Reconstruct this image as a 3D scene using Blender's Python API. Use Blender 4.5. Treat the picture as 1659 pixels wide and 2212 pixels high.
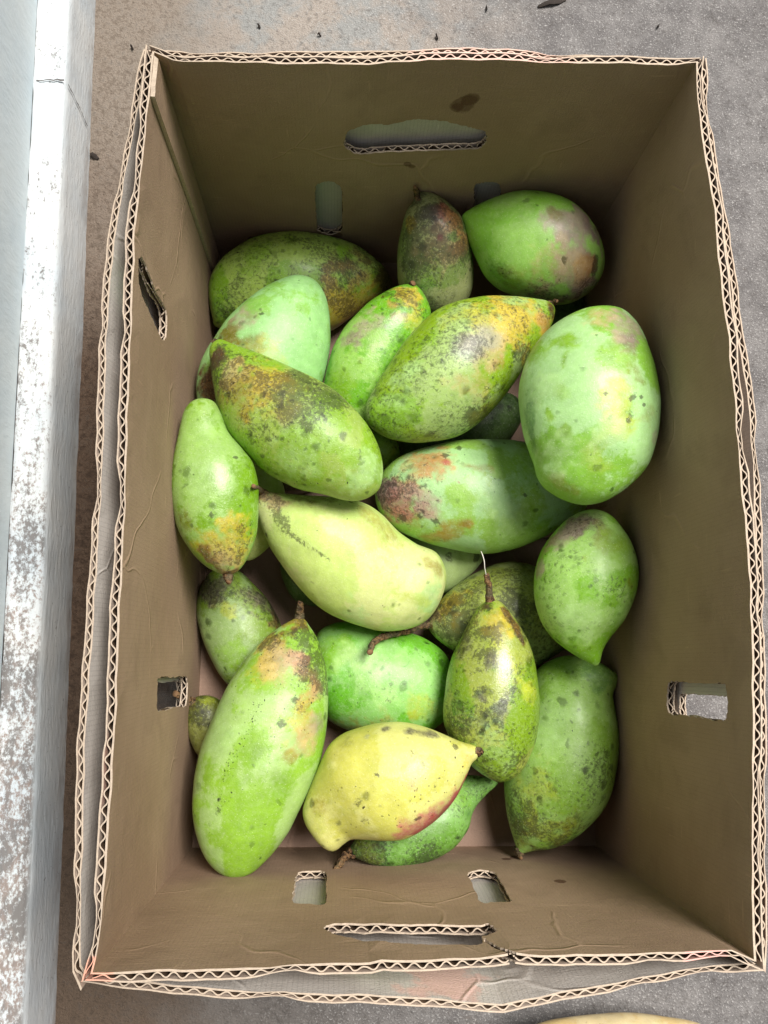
# A cardboard box of green mangoes, nested in a second box, on a concrete floor beside a painted wall.
import bpy, bmesh, math, random
import numpy as np
from mathutils import Vector, Matrix
from mathutils.geometry import delaunay_2d_cdt
for o in list(bpy.data.objects): bpy.data.objects.remove(o)
scene = bpy.context.scene
COL = scene.collection
# ---------------------------------------------------------------- camera model (picture units 1659 x 2212)
PW, PH, FPX = 1659.0, 2212.0, 1770.18
CAM_LOC = np.array([-.0452, -.1039, .6945]); CAM_ROT = (.1777, -.0493, .0062)
BOX_W, BOX_L, BOX_H = .325, .5039, .2610
def _rot(rx, ry, rz):
    c, s = math.cos, math.sin
    X = np.array([[1,0,0],[0,c(rx),-s(rx)],[0,s(rx),c(rx)]]); Y = np.array([[c(ry),0,s(ry)],[0,1,0],[-s(ry),0,c(ry)]]); Z = np.array([[c(rz),-s(rz),0],[s(rz),c(rz),0],[0,0,1]])
    return Z @ Y @ X
CAM_M = _rot(*CAM_ROT)
def ray(px, py): return CAM_M @ np.array([(px - PW/2) / FPX, -(py - PH/2) / FPX, -1.0])
def at_z(px, py, z):
    d = ray(px, py); return CAM_LOC + d * ((z - CAM_LOC[2]) / d[2])
def project(P):
    d = (np.asarray(P) - CAM_LOC) @ CAM_M
    return np.stack([PW/2 + FPX * d[..., 0] / -d[..., 2], PH/2 - FPX * d[..., 1] / -d[..., 2]], -1)
def depth_of(P): return -((np.asarray(P) - CAM_LOC) @ CAM_M)[..., 2]
def smooth_closed(pts, n=12):
    p = np.array(pts, float); N = len(p); out = []
    for i in range(N):
        p0, p1, p2, p3 = p[i-1], p[i], p[(i+1) % N], p[(i+2) % N]
        for k in range(n):
            t = k / n
            out.append(.5 * (2*p1 + (p2-p0)*t + (2*p0-5*p1+4*p2-p3)*t*t + (3*p1-p0-3*p2+p3)*t**3))
    return np.array(out)
def mango_solid(outline, S, T, zs, zt, ku, kl, ns=56, nr=48, dz=0):
    """slices across the stem-blossom axis; returns ring array (ns, nr, 3), axis end points, frame"""
    S3, T3 = at_z(*S, zs + dz), at_z(*T, zt + dz)
    a = T3 - S3; L = np.linalg.norm(a); a /= L
    c3 = (S3 + T3) / 2; r = c3 - CAM_LOC; m = r - (r @ a) * a; m /= np.linalg.norm(m)      # away from the camera
    u = np.cross(a, m)
    poly = smooth_closed(outline)
    q = []
    for x, y in poly:
        d = ray(x, y); t = ((S3 - CAM_LOC) @ m) / (d @ m); p = CAM_LOC + d * t - S3
        q.append((p @ a, p @ u))
    q = np.array(q); lo, hi = q[:, 0].min(), q[:, 0].max()
    st = lo + (hi - lo) * (.5 - .5 * np.cos(np.pi * (np.arange(ns) + .35) / (ns - .3)))
    A, B = q, np.roll(q, -1, 0)
    cen, hw = [], []
    for s in st:
        k = ((A[:, 0] - s) * (B[:, 0] - s)) <= 0
        dd = B[k, 0] - A[k, 0]; dd[np.abs(dd) < 1e-12] = 1e-12
        w = A[k, 1] + (B[k, 1] - A[k, 1]) * (s - A[k, 0]) / dd
        cen.append((w.max() + w.min()) / 2); hw.append(max((w.max() - w.min()) / 2, 1e-4))
    cen, hw = np.array(cen), np.array(hw)
    th = np.arange(nr) / nr * 2 * np.pi
    cs, sn = np.cos(th), np.sin(th)
    kk = np.where(sn < 0, ku, kl)                       # -m faces the camera
    ring = (S3 + st[:, None, None] * a + (cen[:, None] + hw[:, None] * cs)[:, :, None] * u + (hw[:, None] * (sn * kk))[:, :, None] * m)
    s0, s1 = 0, ns - 1
    p0 = S3 + lo * a + cen[0] * u; p1 = S3 + hi * a + cen[-1] * u
    return ring, p0, p1, (S3, a, u, m, st, cen, hw)
# ---------------------------------------------------------------- camera, sky, sun, exposure
cam_data = bpy.data.cameras.new('camera'); cam = bpy.data.objects.new('camera', cam_data); COL.objects.link(cam)
cam.location = CAM_LOC; cam.rotation_euler = CAM_ROT
cam_data.sensor_fit = 'HORIZONTAL'; cam_data.sensor_width = 36.0; cam_data.lens = 36.0 * FPX / PW
cam_data.clip_start = .02; cam_data.clip_end = 100
scene.camera = cam
scene.render.resolution_x, scene.render.resolution_y = 768, 1024
SUN_EL, SUN_AZ = math.radians(66), math.radians(44)          # azimuth measured from +x (right) towards +y (away)
sun_dir = Vector((math.cos(SUN_EL) * math.cos(SUN_AZ), math.cos(SUN_EL) * math.sin(SUN_AZ), math.sin(SUN_EL)))
sd = bpy.data.lights.new('sun', 'SUN'); sd.energy = 4.2; sd.angle = math.radians(26); sd.color = (1.0, .965, .92)
sun = bpy.data.objects.new('sun', sd); COL.objects.link(sun); sun.rotation_euler = sun_dir.to_track_quat('Z', 'Y').to_euler(); sun.location = (2, 1, 3)
world = bpy.data.worlds.new('World'); scene.world = world; world.use_nodes = True
wn = world.node_tree; bg = wn.nodes['Background']
sky = wn.nodes.new('ShaderNodeTexSky'); sky.sky_type = 'NISHITA'; sky.sun_disc = False
sky.sun_elevation = SUN_EL; sky.sun_rotation = math.pi / 2 - SUN_AZ; sky.dust_density = 6; sky.air_density = 1.0; sky.ozone_density = 1.0
hs = wn.nodes.new('ShaderNodeHueSaturation'); hs.inputs['Saturation'].default_value = .45       # cloud veil: greyer than a clear sky
wn.links.new(sky.outputs[0], hs.inputs['Color']); wn.links.new(hs.outputs[0], bg.inputs['Color'])
bg.inputs['Strength'].default_value = .05
vs = scene.view_settings; vs.view_transform = 'Standard'; vs.look = 'None'; vs.gamma = 1; vs.use_curve_mapping = False; vs.exposure = .44
cy = scene.cycles; cy.max_bounces = 6; cy.diffuse_bounces = 4; cy.glossy_bounces = 2; cy.transmission_bounces = 0; cy.volume_bounces = 0; cy.caustics_reflective = False; cy.caustics_refractive = False
# ---------------------------------------------------------------- mango outlines
# each outline was read off the photograph; CROP = (x0, y0, scale) turns crop readings into picture units (1659 x 2212)
CROPS = {'D': (0, 0, 1), 'r1': (398.1, 431.3, .28), 'r2': (796.3, 365, .32), 'r3': (995.4, 597.2, .28), 'r4': (345, 829.5, .32),
         'r5': (763, 915.7, .4), 'r6': (365, 1260.8, .32), 'r7': (796.3, 1260.8, .36), 'r8': (597.2, 1493, .36)}
def crop(c, pts):
    x0, y0, s = CROPS[c]
    return [(x0 + s * x, y0 + s * y) for x, y in pts]
# name: (crop, stem end, blossom end, outline)
MANGO = {
 'A': ('r1', (1590, 610), (240, 970), [(1597,610),(1500,480),(1300,340),(1050,270),(800,245),(560,280),(380,380),(250,500),(190,640),(190,780),(215,900),(245,980),(400,1000),(600,1020),(800,1045),(1000,1040),(1150,1005),(1330,880),(1500,745),(1580,670)]),
 'B': ('r1', (180, 1680), (900, 580), [(870,580),(1000,620),(1080,730),(1115,880),(1125,1050),(1115,1200),(1090,1330),(1040,1480),(940,1600),(780,1690),(500,1750),(250,1710),(115,1600),(90,1470),(110,1320),(160,1180),(240,1050),(330,920),(450,800),(600,690),(750,610)]),
 'C': ('D', (462, 742), (805, 1072), [(460,742),(478,733),(510,746),(560,765),(620,790),(680,818),(730,850),(775,893),(810,945),(827,1000),(822,1050),(799,1073),(771,1082),(740,1080),(697,1068),(649,1058),(617,1044),(569,1015),(524,970),(492,932),(473,887),(462,830),(455,785),(453,757)]),
 'D': ('r4', (475, 1290), (280, 100), [(290,98),(215,120),(165,180),(140,270),(118,390),(88,550),(75,700),(90,880),(130,1010),(210,1130),(300,1220),(390,1272),(470,1290),(530,1262),(590,1185),(645,1060),(668,920),(668,800),(664,680),(630,540),(560,440),(470,330),(420,200),(370,122)]),
 'E': ('r2', (345, 150), (470, 1005), [(330,158),(295,230),(262,280),(230,380),(202,520),(196,660),(206,780),(250,880),(340,965),(460,1000),(570,975),(660,890),(700,780),(705,640),(690,500),(650,370),(590,275),(490,190),(400,155)]),
 'F': ('r2', (1590, 620), (640, 310), [(638,305),(740,240),(860,190),(1000,150),(1150,147),(1300,180),(1430,260),(1530,380),(1585,520),(1592,640),(1560,740),(1490,830),(1380,895),(1270,915),(1100,885),(950,845),(860,800),(780,720),(720,600),(670,480),(643,380)]),
 'G': ('D', (892, 616), (745, 928), [(880,614),(903,620),(924,652),(932,690),(918,745),(885,805),(848,865),(805,912),(765,932),(725,922),(703,885),(699,826),(712,770),(730,728),(760,688),(800,650),(845,624)]),
 'H': ('D', (1196, 660), (795, 912), [(1196,662),(1180,650),(1150,645),(1100,640),(1040,642),(980,655),(930,680),(880,730),(840,785),(805,840),(788,882),(794,915),(828,941),(880,955),(930,954),(985,943),(1030,918),(1070,880),(1110,825),(1150,765),(1185,712),(1197,680)]),
 'I': ('r3', (1200, 247), (830, 1740), [(1150,246),(1000,262),(850,310),(720,390),(600,500),(510,640),(460,780),(445,900),(455,1060),(480,1200),(520,1330),(565,1450),(588,1540),(640,1620),(760,1700),(900,1750),(1000,1754),(1130,1720),(1260,1640),(1380,1530),(1460,1420),(1510,1250),(1535,1050),(1530,900),(1500,720),(1450,560),(1390,430),(1310,320),(1240,260)]),
 'J': ('r5', (120, 390), (1262, 420), [(118,390),(140,300),(180,235),(260,170),(400,120),(560,90),(720,85),(880,92),(1000,118),(1110,180),(1200,270),(1255,370),(1262,435),(1230,482),(1130,550),(1000,620),(880,670),(740,697),(600,695),(450,662),(330,620),(230,570),(150,490)]),
 'K': ('D', (560, 1060), (935, 1335), [(560,1060),(590,1064),(640,1068),(690,1070),(750,1076),(790,1087),(827,1112),(863,1148),(899,1174),(940,1192),(959,1224),(961,1256),(947,1300),(923,1336),(883,1356),(823,1362),(775,1350),(730,1333),(687,1308),(650,1272),(617,1233),(582,1181),(560,1125),(552,1085)]),
 'L': ('r5', (1290, 465), (1315, 1306), [(1290,462),(1180,500),(1090,580),(1020,680),(985,780),(975,880),(985,980),(1020,1080),(1090,1170),(1180,1240),(1260,1285),(1308,1306),(1332,1288),(1352,1220),(1390,1150),(1460,1060),(1520,940),(1540,820),(1520,700),(1470,590),(1390,495)]),
 'M': ('r5', (408, 1090), (1160, 1170), [(405,1088),(425,1040),(460,970),(520,900),(600,840),(700,785),(800,752),(900,748),(990,780),(1060,870),(1110,980),(1150,1090),(1165,1170),(1120,1225),(1050,1270),(980,1310),(900,1330),(780,1320),(640,1280),(530,1220),(460,1170),(420,1125)]),
 'N': ('r7', (740, 100), (790, 1192), [(740,98),(700,110),(650,150),(600,235),(550,335),(500,440),(470,560),(455,680),(450,800),(478,900),(535,1000),(605,1080),(680,1140),(750,1180),(800,1191),(870,1165),(930,1110),(970,1030),(1000,940),(1020,820),(1025,700),(1012,560),(990,450),(955,340),(905,250),(850,170),(790,108)]),
 'O': ('D', (488, 1228), (565, 1502), [(488,1226),(457,1234),(434,1265),(425,1303),(428,1341),(438,1380),(455,1420),(478,1460),(510,1492),(550,1504),(590,1488),(612,1450),(618,1400),(606,1345),(582,1300),(550,1262),(518,1233)]),
 'P': ('D', (672, 1450), (985, 1480), [(671,1450),(674,1400),(690,1362),(720,1346),(760,1342),(810,1348),(883,1366),(931,1388),(963,1416),(983,1460),(982,1510),(960,1555),(915,1585),(850,1598),(790,1592),(741,1574),(705,1550),(680,1505)]),
 'Q': ('r6', (880, 225), (440, 1988), [(880,223),(840,240),(750,290),(640,370),(560,450),(480,560),(400,680),(330,820),(270,960),(210,1120),(175,1280),(160,1440),(165,1600),(190,1720),(240,1840),(310,1930),(395,1980),(470,1987),(560,1955),(640,1890),(720,1800),(800,1690),(870,1560),(930,1440),(980,1320),(1020,1200),(1050,1050),(1070,900),(1078,760),(1068,600),(1040,480),(1000,370),(950,290),(915,240)]),
 'R': ('r8', (1212, 365), (330, 960), [(1213,365),(1190,328),(1100,298),(1000,255),(900,215),(800,190),(700,184),(580,195),(450,232),(370,275),(310,335),(255,460),(215,560),(180,650),(163,720),(178,800),(240,885),(290,940),(335,962),(372,950),(410,915),(455,888),(560,890),(680,893),(780,880),(900,820),(1000,740),(1080,640),(1130,540),(1170,440),(1202,405)]),
 'S': ('r8', (440, 970), (1325, 550), [(438,968),(470,890),(560,800),(700,680),(850,600),(1000,535),(1150,505),(1270,520),(1328,550),(1265,615),(1205,680),(1172,740),(1150,820),(1100,900),(1040,960),(950,1010),(850,1045),(740,1060),(600,1050),(500,1012)]),
 'T': ('r7', (908, 1620), (1485, 545), [(905,1622),(880,1560),(850,1450),(825,1320),(812,1180),(830,1000),(880,850),(930,700),(965,600),(1010,515),(1090,460),(1190,432),(1300,440),(1400,480),(1465,525),(1495,555),(1490,610),(1472,670),(1482,760),(1502,880),(1502,1000),(1482,1150),(1450,1270),(1400,1370),(1320,1460),(1220,1540),(1100,1590),(1000,1602),(940,1615)]),
 'U': ('r6', (150, 800), (400, 1190), [(146,800),(180,772),(240,758),(320,770),(390,820),(435,910),(450,1020),(430,1120),(380,1185),(290,1195),(205,1170),(152,1090),(122,990),(115,890),(130,825)]),
 'V': ('D', (864, 974), (600, 905), [(864,972),(850,945),(810,920),(740,880),(680,860),(620,868),(598,905),(632,960),(720,1005),(790,1022),(831,1012),(856,992)]),
 'W': ('D', (1128, 880), (862, 975), [(1130,880),(1100,850),(1040,850),(960,868),(900,890),(868,928),(860,975),(885,1012),(945,1030),(1020,1012),(1085,965),(1120,920)]),  # stretched to the right to fill the shadowed gap with dark skin
 'X': ('D', (1046, 1200), (822, 1190), [(1046,1198),(1032,1225),(1002,1255),(962,1282),(900,1290),(845,1262),(820,1205),(848,1145),(905,1112),(980,1120),(1030,1160)]),
 'Y': ('D', (534, 1212), (480, 968), [(534,1211),(578,1184),(612,1135),(618,1080),(600,1025),(560,985),(500,965),(462,990),(448,1050),(458,1120),(485,1180)]),
 'Z': ('D', (607, 1225), (775, 1240), [(605,1228),(618,1268),(640,1297),(680,1309),(730,1302),(770,1262),(765,1205),(705,1165),(645,1172),(612,1200)]),
 'AA': ('D', (1225, 612), (1180, 795), [(1225,612),(1185,635),(1145,690),(1140,745),(1155,785),(1190,797),(1235,775),(1260,720),(1266,665),(1252,625)]),
 'BB': ('D', (556, 1020), (705, 1010), [(556,1018),(575,965),(625,940),(685,960),(707,1008),(690,1048),(640,1066),(590,1055)]),
}
# heights of stem end and blossom end above the box floor, thickness factor above / below the outline plane
HEIGHT = {'A': (0.029, 0.032, 0.85, 0.85), 'B': (0.085, 0.098, 0.8, 0.8), 'C': (0.132, 0.135, 0.8, 0.8), 'D': (0.127, 0.14, 0.85, 1.15), 'E': (0.118, 0.058, 0.85, 0.85), 'F': (0.108, 0.111, 0.85, 0.85), 'G': (0.097, 0.078, 0.85, 0.85), 'H': (0.118, 0.116, 0.85, 0.85), 'I': (0.168, 0.168, 0.8, 0.8), 'J': (0.082, 0.075, 0.8, 0.8), 'K': (0.104, 0.068, 0.8, 0.8), 'L': (0.114, 0.114, 0.85, 0.85), 'M': (0.04, 0.03, 0.85, 0.85), 'N': (0.086, 0.079, 0.8, 0.8), 'O': (0.027, 0.022, 0.85, 0.85), 'P': (0.036, 0.033, 0.85, 0.85), 'Q': (0.069, 0.084, 0.8, 0.8), 'R': (0.1, 0.084, 0.8, 0.8), 'S': (0.055, 0.042, 0.85, 1.6), 'T': (0.049, 0.066, 0.85, 1.3), 'U': (0.045, 0.028, 0.85, 1.4), 'V': (0.056, 0.044, 0.85, 0.85), 'W': (0.025, 0.025, 0.85, 0.85), 'X': (0.031, 0.026, 0.85, 0.85), 'Y': (0.052, 0.066, 0.85, 1.2), 'Z': (0.024, 0.021, 0.85, 0.85), 'AA': (0.022, 0.017, 0.85, 0.85), 'BB': (0.018, 0.018, 0.85, 0.85)}
# ---------------------------------------------------------------- helpers
rng = np.random.default_rng(7); random.seed(7)
def lin(r, g, b, k=1.0):
    f = lambda c: ((c/255) / 12.92 if c/255 <= .04045 else ((c/255 + .055) / 1.055) ** 2.4) * k
    return (f(r), f(g), f(b))
def mesh_obj(name, verts, faces, mats, parent=None, smooth=True, face_mat=None, point_attrs=None):
    me = bpy.data.meshes.new(name); me.from_pydata([tuple(map(float, v)) for v in verts], [], [tuple(map(int, f)) for f in faces])
    for m in (mats if isinstance(mats, (list, tuple)) else [mats]): me.materials.append(m)
    if smooth: me.polygons.foreach_set('use_smooth', [True] * len(me.polygons))
    if face_mat is not None: me.polygons.foreach_set('material_index', [int(i) for i in face_mat])
    for k, (typ, arr) in (point_attrs or {}).items():
        at = me.attributes.new(k, typ, 'POINT'); at.data.foreach_set({'FLOAT': 'value', 'FLOAT_VECTOR': 'vector', 'FLOAT_COLOR': 'color'}[typ], np.ascontiguousarray(arr, np.float32).ravel())
    me.update()
    o = bpy.data.objects.new(name, me); COL.objects.link(o)
    if parent: o.parent = parent
    return o
def tag(o, label=None, cat=None, group=None, kind=None):
    for k, v in (('label', label), ('category', cat), ('group', group), ('kind', kind)):
        if v: o[k] = v
    return o
def empty(name, loc=(0, 0, 0)):
    o = bpy.data.objects.new(name, None); COL.objects.link(o); o.location = loc; o.empty_display_size = .02; return o
class NT:
    """tiny node-tree helper"""
    def __init__(s, name, rough=.7, spec=.3):
        s.mat = bpy.data.materials.new(name); s.mat.use_nodes = True; s.t = s.mat.node_tree; s.b = s.t.nodes['Principled BSDF']
        s.b.inputs['Roughness'].default_value = rough; s.b.inputs['Specular IOR Level'].default_value = spec
    def n(s, typ, **kw):
        x = s.t.nodes.new('ShaderNode' + typ)
        for k, v in kw.items():
            if k in x.inputs: s.set(x.inputs[k], v)
            else: setattr(x, k, v)
        return x
    def set(s, inp, v):
        if isinstance(v, bpy.types.NodeSocket): s.t.links.new(v, inp)
        elif isinstance(v, (tuple, list)) and len(v) == 3 and inp.type == 'RGBA': inp.default_value = (*v, 1)
        else: inp.default_value = v
    def math(s, op, a, b=None, clamp=False):
        x = s.t.nodes.new('ShaderNodeMath'); x.operation = op; x.use_clamp = clamp; s.set(x.inputs[0], a)
        if b is not None: s.set(x.inputs[1], b)
        return x.outputs[0]
    def mix(s, f, a, b, blend='MIX'):
        x = s.t.nodes.new('ShaderNodeMix'); x.data_type = 'RGBA'; x.blend_type = blend; s.set(x.inputs[0], f); s.set(x.inputs[6], a); s.set(x.inputs[7], b); return x.outputs[2]
    def noise(s, vec, scale, detail=4, rough=.55, dist=0):
        x = s.n('TexNoise', Scale=scale, Detail=detail, Roughness=rough, Distortion=dist); s.t.links.new(vec, x.inputs['Vector']); return x.outputs['Fac']
    def ramp(s, f, lo, hi):
        x = s.n('MapRange', interpolation_type='SMOOTHSTEP'); s.set(x.inputs[0], f); x.inputs[1].default_value = lo; x.inputs[2].default_value = hi; x.clamp = True
        return x.outputs[0]
    def vmul(s, vec, k):
        x = s.t.nodes.new('ShaderNodeVectorMath'); x.operation = 'MULTIPLY'; s.t.links.new(vec, x.inputs[0]); x.inputs[1].default_value = k; return x.outputs[0]
    def dist(s, vec, c):
        x = s.t.nodes.new('ShaderNodeVectorMath'); x.operation = 'DISTANCE'; s.t.links.new(vec, x.inputs[0]); x.inputs[1].default_value = tuple(c); return x.outputs['Value']
    def pos(s): return s.n('NewGeometry').outputs['Position']
    def attr(s, name): return s.n('Attribute', attribute_name=name)
    def color(s, c): s.set(s.b.inputs['Base Color'], c)
    def bump(s, h, strength, distance):
        x = s.n('Bump', Strength=strength, Distance=distance); s.t.links.new(h, x.inputs['Height']); s.t.links.new(x.outputs[0], s.b.inputs['Normal'])
# numpy value noise
def vnoise(P, scale, seed=0):
    q = np.asarray(P) * scale + 1000.0 + seed * 17.13; i = np.floor(q).astype(np.int64); f = q - i; f = f*f*f*(f*(f*6-15)+10)
    def h(a, b, c):
        v = (a * 374761393 + b * 668265263 + c * 2147483647 + seed * 144665) & 0xffffffff
        v = ((v ^ (v >> 13)) * 1274126177) & 0xffffffff; v = v ^ (v >> 16)
        return (v & 0xffff) / 65535.0
    r = 0
    for dx in (0, 1):
        for dy in (0, 1):
            for dz in (0, 1):
                w = (f[..., 0] if dx else 1-f[..., 0]) * (f[..., 1] if dy else 1-f[..., 1]) * (f[..., 2] if dz else 1-f[..., 2])
                r = r + w * h(i[..., 0]+dx, i[..., 1]+dy, i[..., 2]+dz)
    return r
def fbm(P, scale, seed=0, octs=4): return sum(vnoise(P, scale * 2**k, seed + k) * .5**(k+1) for k in range(octs)) / (1 - .5**octs)
def sstep(x, a, b):
    t = np.clip((x - a) / (b - a), 0, 1); return t * t * (3 - 2 * t)

GROUND = -.0125
# ---------------------------------------------------------------- ground
def make_ground():
    m = NT('concrete', .85, .25); P = m.pos(); sx = m.n('SeparateXYZ'); m.t.links.new(P, sx.inputs[0]); x, y = sx.outputs[0], sx.outputs[1]
    n1 = m.noise(P, 9, 5, .6); n2 = m.noise(P, 34, 5, .65); n3 = m.noise(P, 210, 4, .7); n4 = m.noise(P, 620, 3, .6)
    base = m.mix(m.ramp(n2, .3, .7), lin(104, 101, 100), lin(130, 127, 125))
    # worn pale cement and beige patches away from the wall, behind the box
    pale = m.mix(m.ramp(m.noise(P, 26, 6, .7, .3), .42, .62), lin(158, 148, 138), lin(146, 146, 143))
    yb = m.math('MULTIPLY', m.ramp(m.math('ADD', y, m.math('MULTIPLY', m.math('SUBTRACT', n1, .5), .25)), .18, .34), m.ramp(m.math('ADD', x, m.math('MULTIPLY', m.math('SUBTRACT', n1, .5), .3)), .16, -.04))
    base = m.mix(m.math('MULTIPLY', yb, .9), base, pale)
    # brown soil that has gathered along the foot of the wall
    d = m.math('ADD', m.math('MULTIPLY', x, .99945), m.math('MULTIPLY', y, .0332))
    soil = m.mix(m.ramp(n3, .3, .7), lin(74, 58, 46), lin(116, 94, 76))
    soil = m.mix(m.ramp(m.math('ADD', y, m.math('MULTIPLY', m.math('SUBTRACT', n1, .5), .3)), .12, .42), soil, m.mix(m.ramp(n3, .35, .65), lin(116, 104, 92), lin(152, 140, 127)))
    near = m.ramp(m.math('ADD', d, m.math('MULTIPLY', m.math('SUBTRACT', n2, .5), .10)), -.13, -.235)
    base = m.mix(m.math('MULTIPLY', near, .95), base, soil)
    front = m.math('MULTIPLY', m.ramp(y, -.05, -.35), m.ramp(d, .1, -.25))
    base = m.mix(m.math('MULTIPLY', front, .55), base, lin(96, 84, 72))
    st = m.ramp(m.noise(P, 15, 6, .7, .6), .58, .72)
    base = m.mix(m.math('MULTIPLY', st, .4), base, lin(92, 80, 70))
    vor = m.n('TexVoronoi', Scale=330.0, feature='F1'); m.t.links.new(P, vor.inputs['Vector'])
    base = m.mix(m.math('MULTIPLY', m.math('MULTIPLY', m.ramp(n4, .54, .7), m.ramp(d, -.2, -.02)), .62), base, lin(190, 187, 184))
    base = m.mix(m.math('MULTIPLY', m.ramp(n3, .5, .7), .5), base, lin(74, 69, 65))
    m.color(base)
    h = m.math('ADD', m.math('MULTIPLY', n4, .7), m.math('MULTIPLY', n3, .8)); m.bump(h, .9, .0032)
    me = [(-3, -3, GROUND), (4, -3, GROUND), (4, 4, GROUND), (-3, 4, GROUND)]
    tag(mesh_obj('ground', me, [(0, 1, 2, 3)], m.mat, smooth=False), kind='structure')
make_ground()
# ---------------------------------------------------------------- painted wall with its skirting ledge
WD = np.array([.033215, -.999448]); WN = np.array([.999448, .033215]); WB = np.array([-.29397, .52254])   # foot line of the skirting, and the way it faces
def make_wall():
    m = NT('wall_paint', .6, .3); P = m.pos(); sz = m.n('SeparateXYZ'); m.t.links.new(P, sz.inputs[0])
    nrm = m.n('SeparateXYZ'); m.t.links.new(m.n('NewGeometry').outputs['Normal'], nrm.inputs[0])
    n1 = m.noise(P, 14, 5, .6); n2 = m.noise(m.vmul(P, (1, .7, 1)), 280, 5, .8); n3 = m.noise(m.vmul(P, (1, .4, 1)), 60, 6, .7)
    base = m.mix(m.ramp(n1, .3, .7), lin(196, 206, 212), lin(214, 218, 218))
    # paint worn through and grimy on the ledge, more towards the near end
    wear = m.math('ADD', m.math('MULTIPLY', n2, .75), m.math('MULTIPLY', n3, .45))
    yy = m.ramp(sz.outputs[1], .55, -.45)
    wear = m.math('ADD', wear, m.math('MULTIPLY', yy, .175))
    ledge = m.ramp(sz.outputs[2], GROUND + .064, GROUND + .0692); above = m.ramp(sz.outputs[2], GROUND + .085, GROUND + .072)
    wear = m.math('MULTIPLY', m.ramp(wear, .67, .79), m.math('MULTIPLY', ledge, above))
    grime = m.mix(m.ramp(n3, .4, .6), lin(128, 100, 82), lin(80, 66, 56))
    col = m.mix(m.math('MULTIPLY', wear, .78), base, grime)
    # soil splashes on the riser, thickest at its foot
    foot = m.math('MULTIPLY', m.ramp(sz.outputs[2], GROUND + .03, GROUND), m.ramp(n3, .35, .75))
    riser = m.ramp(sz.outputs[2], GROUND + .068, GROUND + .05)
    col = m.mix(m.math('MULTIPLY', m.math('MULTIPLY', riser, yy), .2), col, lin(150, 140, 138))
    col = m.mix(m.math('MULTIPLY', foot, .7), col, lin(128, 112, 100))
    spk = m.ramp(m.noise(P, 330, 2, .5), .68, .74)
    col = m.mix(m.math('MULTIPLY', m.math('MULTIPLY', spk, riser), .6), col, lin(70, 62, 56))
    m.color(col); m.bump(m.math('ADD', m.noise(m.vmul(P, (1, .35, 1)), 240, 3), m.math('MULTIPLY', n3, .6)), .5, .0016)
    root = empty('wall', (WB[0], WB[1], GROUND))
    tag(root, 'pale painted wall with a worn white ledge at its foot', 'wall')
    def pt(t, off, z): p = WB + WD * t + WN * off - np.array([WB[0], WB[1]]); return (p[0], p[1], z)
    # skirting: bevelled block, cut in rows so the edges can be knocked about a little
    prof = [(0, -.01), (0, .058), (-.0006, .0665), (-.0028, .0694), (-.006, .0700), (-.021, .0702), (-.0238, .0712), (-.0252, .0740)]
    N = 420; t = np.linspace(-.7, 1.6, N); V = []
    for i in range(N):
        for j, (a, z) in enumerate(prof):
            w = .0012 * (fbm(np.array([[t[i] * 1.0, j * .02, 3.3]]), 30, 4)[0] - .5); w2 = .0010 * (vnoise(np.array([[t[i], j * .01, 9.1]]), 90, 6)[0] - .5)
            V.append(pt(t[i], a + w + w2, z + (w if j > 1 else 0)))
    k = len(prof); F = [(i*k + j, i*k + j + 1, (i+1)*k + j + 1, (i+1)*k + j) for i in range(N-1) for j in range(k-1)]
    sk = mesh_obj('skirting', V, F, m.mat, root)
    m2 = NT('wall_face_paint', .6, .3); P = m2.pos(); n1 = m2.noise(P, 12, 5, .6); n2 = m2.noise(m2.vmul(P, (1, 1, .35)), 130, 4, .7)
    c2 = m2.mix(m2.ramp(n1, .3, .7), lin(198, 212, 218), lin(210, 220, 222)); c2 = m2.mix(m2.math('MULTIPLY', m2.ramp(n2, .6, .78), .3), c2, lin(186, 186, 190))
    m2.color(c2); m2.bump(n2, .5, .002)
    nz = 60; zs = .0738 + (2.3 - .0738) * (np.arange(nz) / (nz - 1))**2
    V = [pt(tt, -.0253 + .0015 * (fbm(np.array([[tt, z, 0.]]), 9, 2)[0] - .5), z) for tt in np.linspace(-.7, 1.6, 80) for z in zs] ; n = nz
    V2 = [pt(tt, -.13, z) for tt in (-.7, 1.6) for z in (0, 2.3)]
    F = [(i*n + j, i*n + j + 1, (i+1)*n + j + 1, (i+1)*n + j) for i in range(79) for j in range(n-1)]
    b = len(V); V += V2; top0, top1 = n - 1, 79 * n + n - 1
    F += [(b, b+1, b+3, b+2), (top0, top1, b+3, b+1)]
    mesh_obj('wall_face', V, F, m2.mat, root)
    # unseen slab added over the wall: it keeps the open sky off the wall side
    e = [pt(t_, o_, z_) for t_ in (-.7, 1.6) for (o_, z_) in ((-.13, 2.3015), (.50, 2.22), (.50, 2.27), (-.13, 2.36))]
    mesh_obj('unseen_shade_slab', e, [(0, 1, 5, 4), (1, 2, 6, 5), (2, 3, 7, 6), (3, 0, 4, 7), (0, 3, 2, 1), (4, 5, 6, 7)], m2.mat, root, smooth=False)
    # hairline crack across the ledge and down the riser: a thin dark sunk strip
    mc = NT('crack_dark', .9, .1); mc.color(lin(96, 92, 90))
    def strip(name, pts, w):
        V, F = [], []
        for i, (a, z, tt) in enumerate(pts):
            ww = w * (.5 + rng.random()); V += [pt(tt - ww, a, z), pt(tt + ww, a, z)]
            if i: F.append((2*i-2, 2*i-1, 2*i+1, 2*i))
        mesh_obj(name, V, F, mc.mat, sk, smooth=False)
    def tpos(px, py, z): p = at_z(px, py, GROUND + z)[:2] - WB; return p @ WD
    t0, t1 = tpos(100, 176, .07), tpos(140, 175, .07); t2 = tpos(193, 272, .012)
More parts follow.
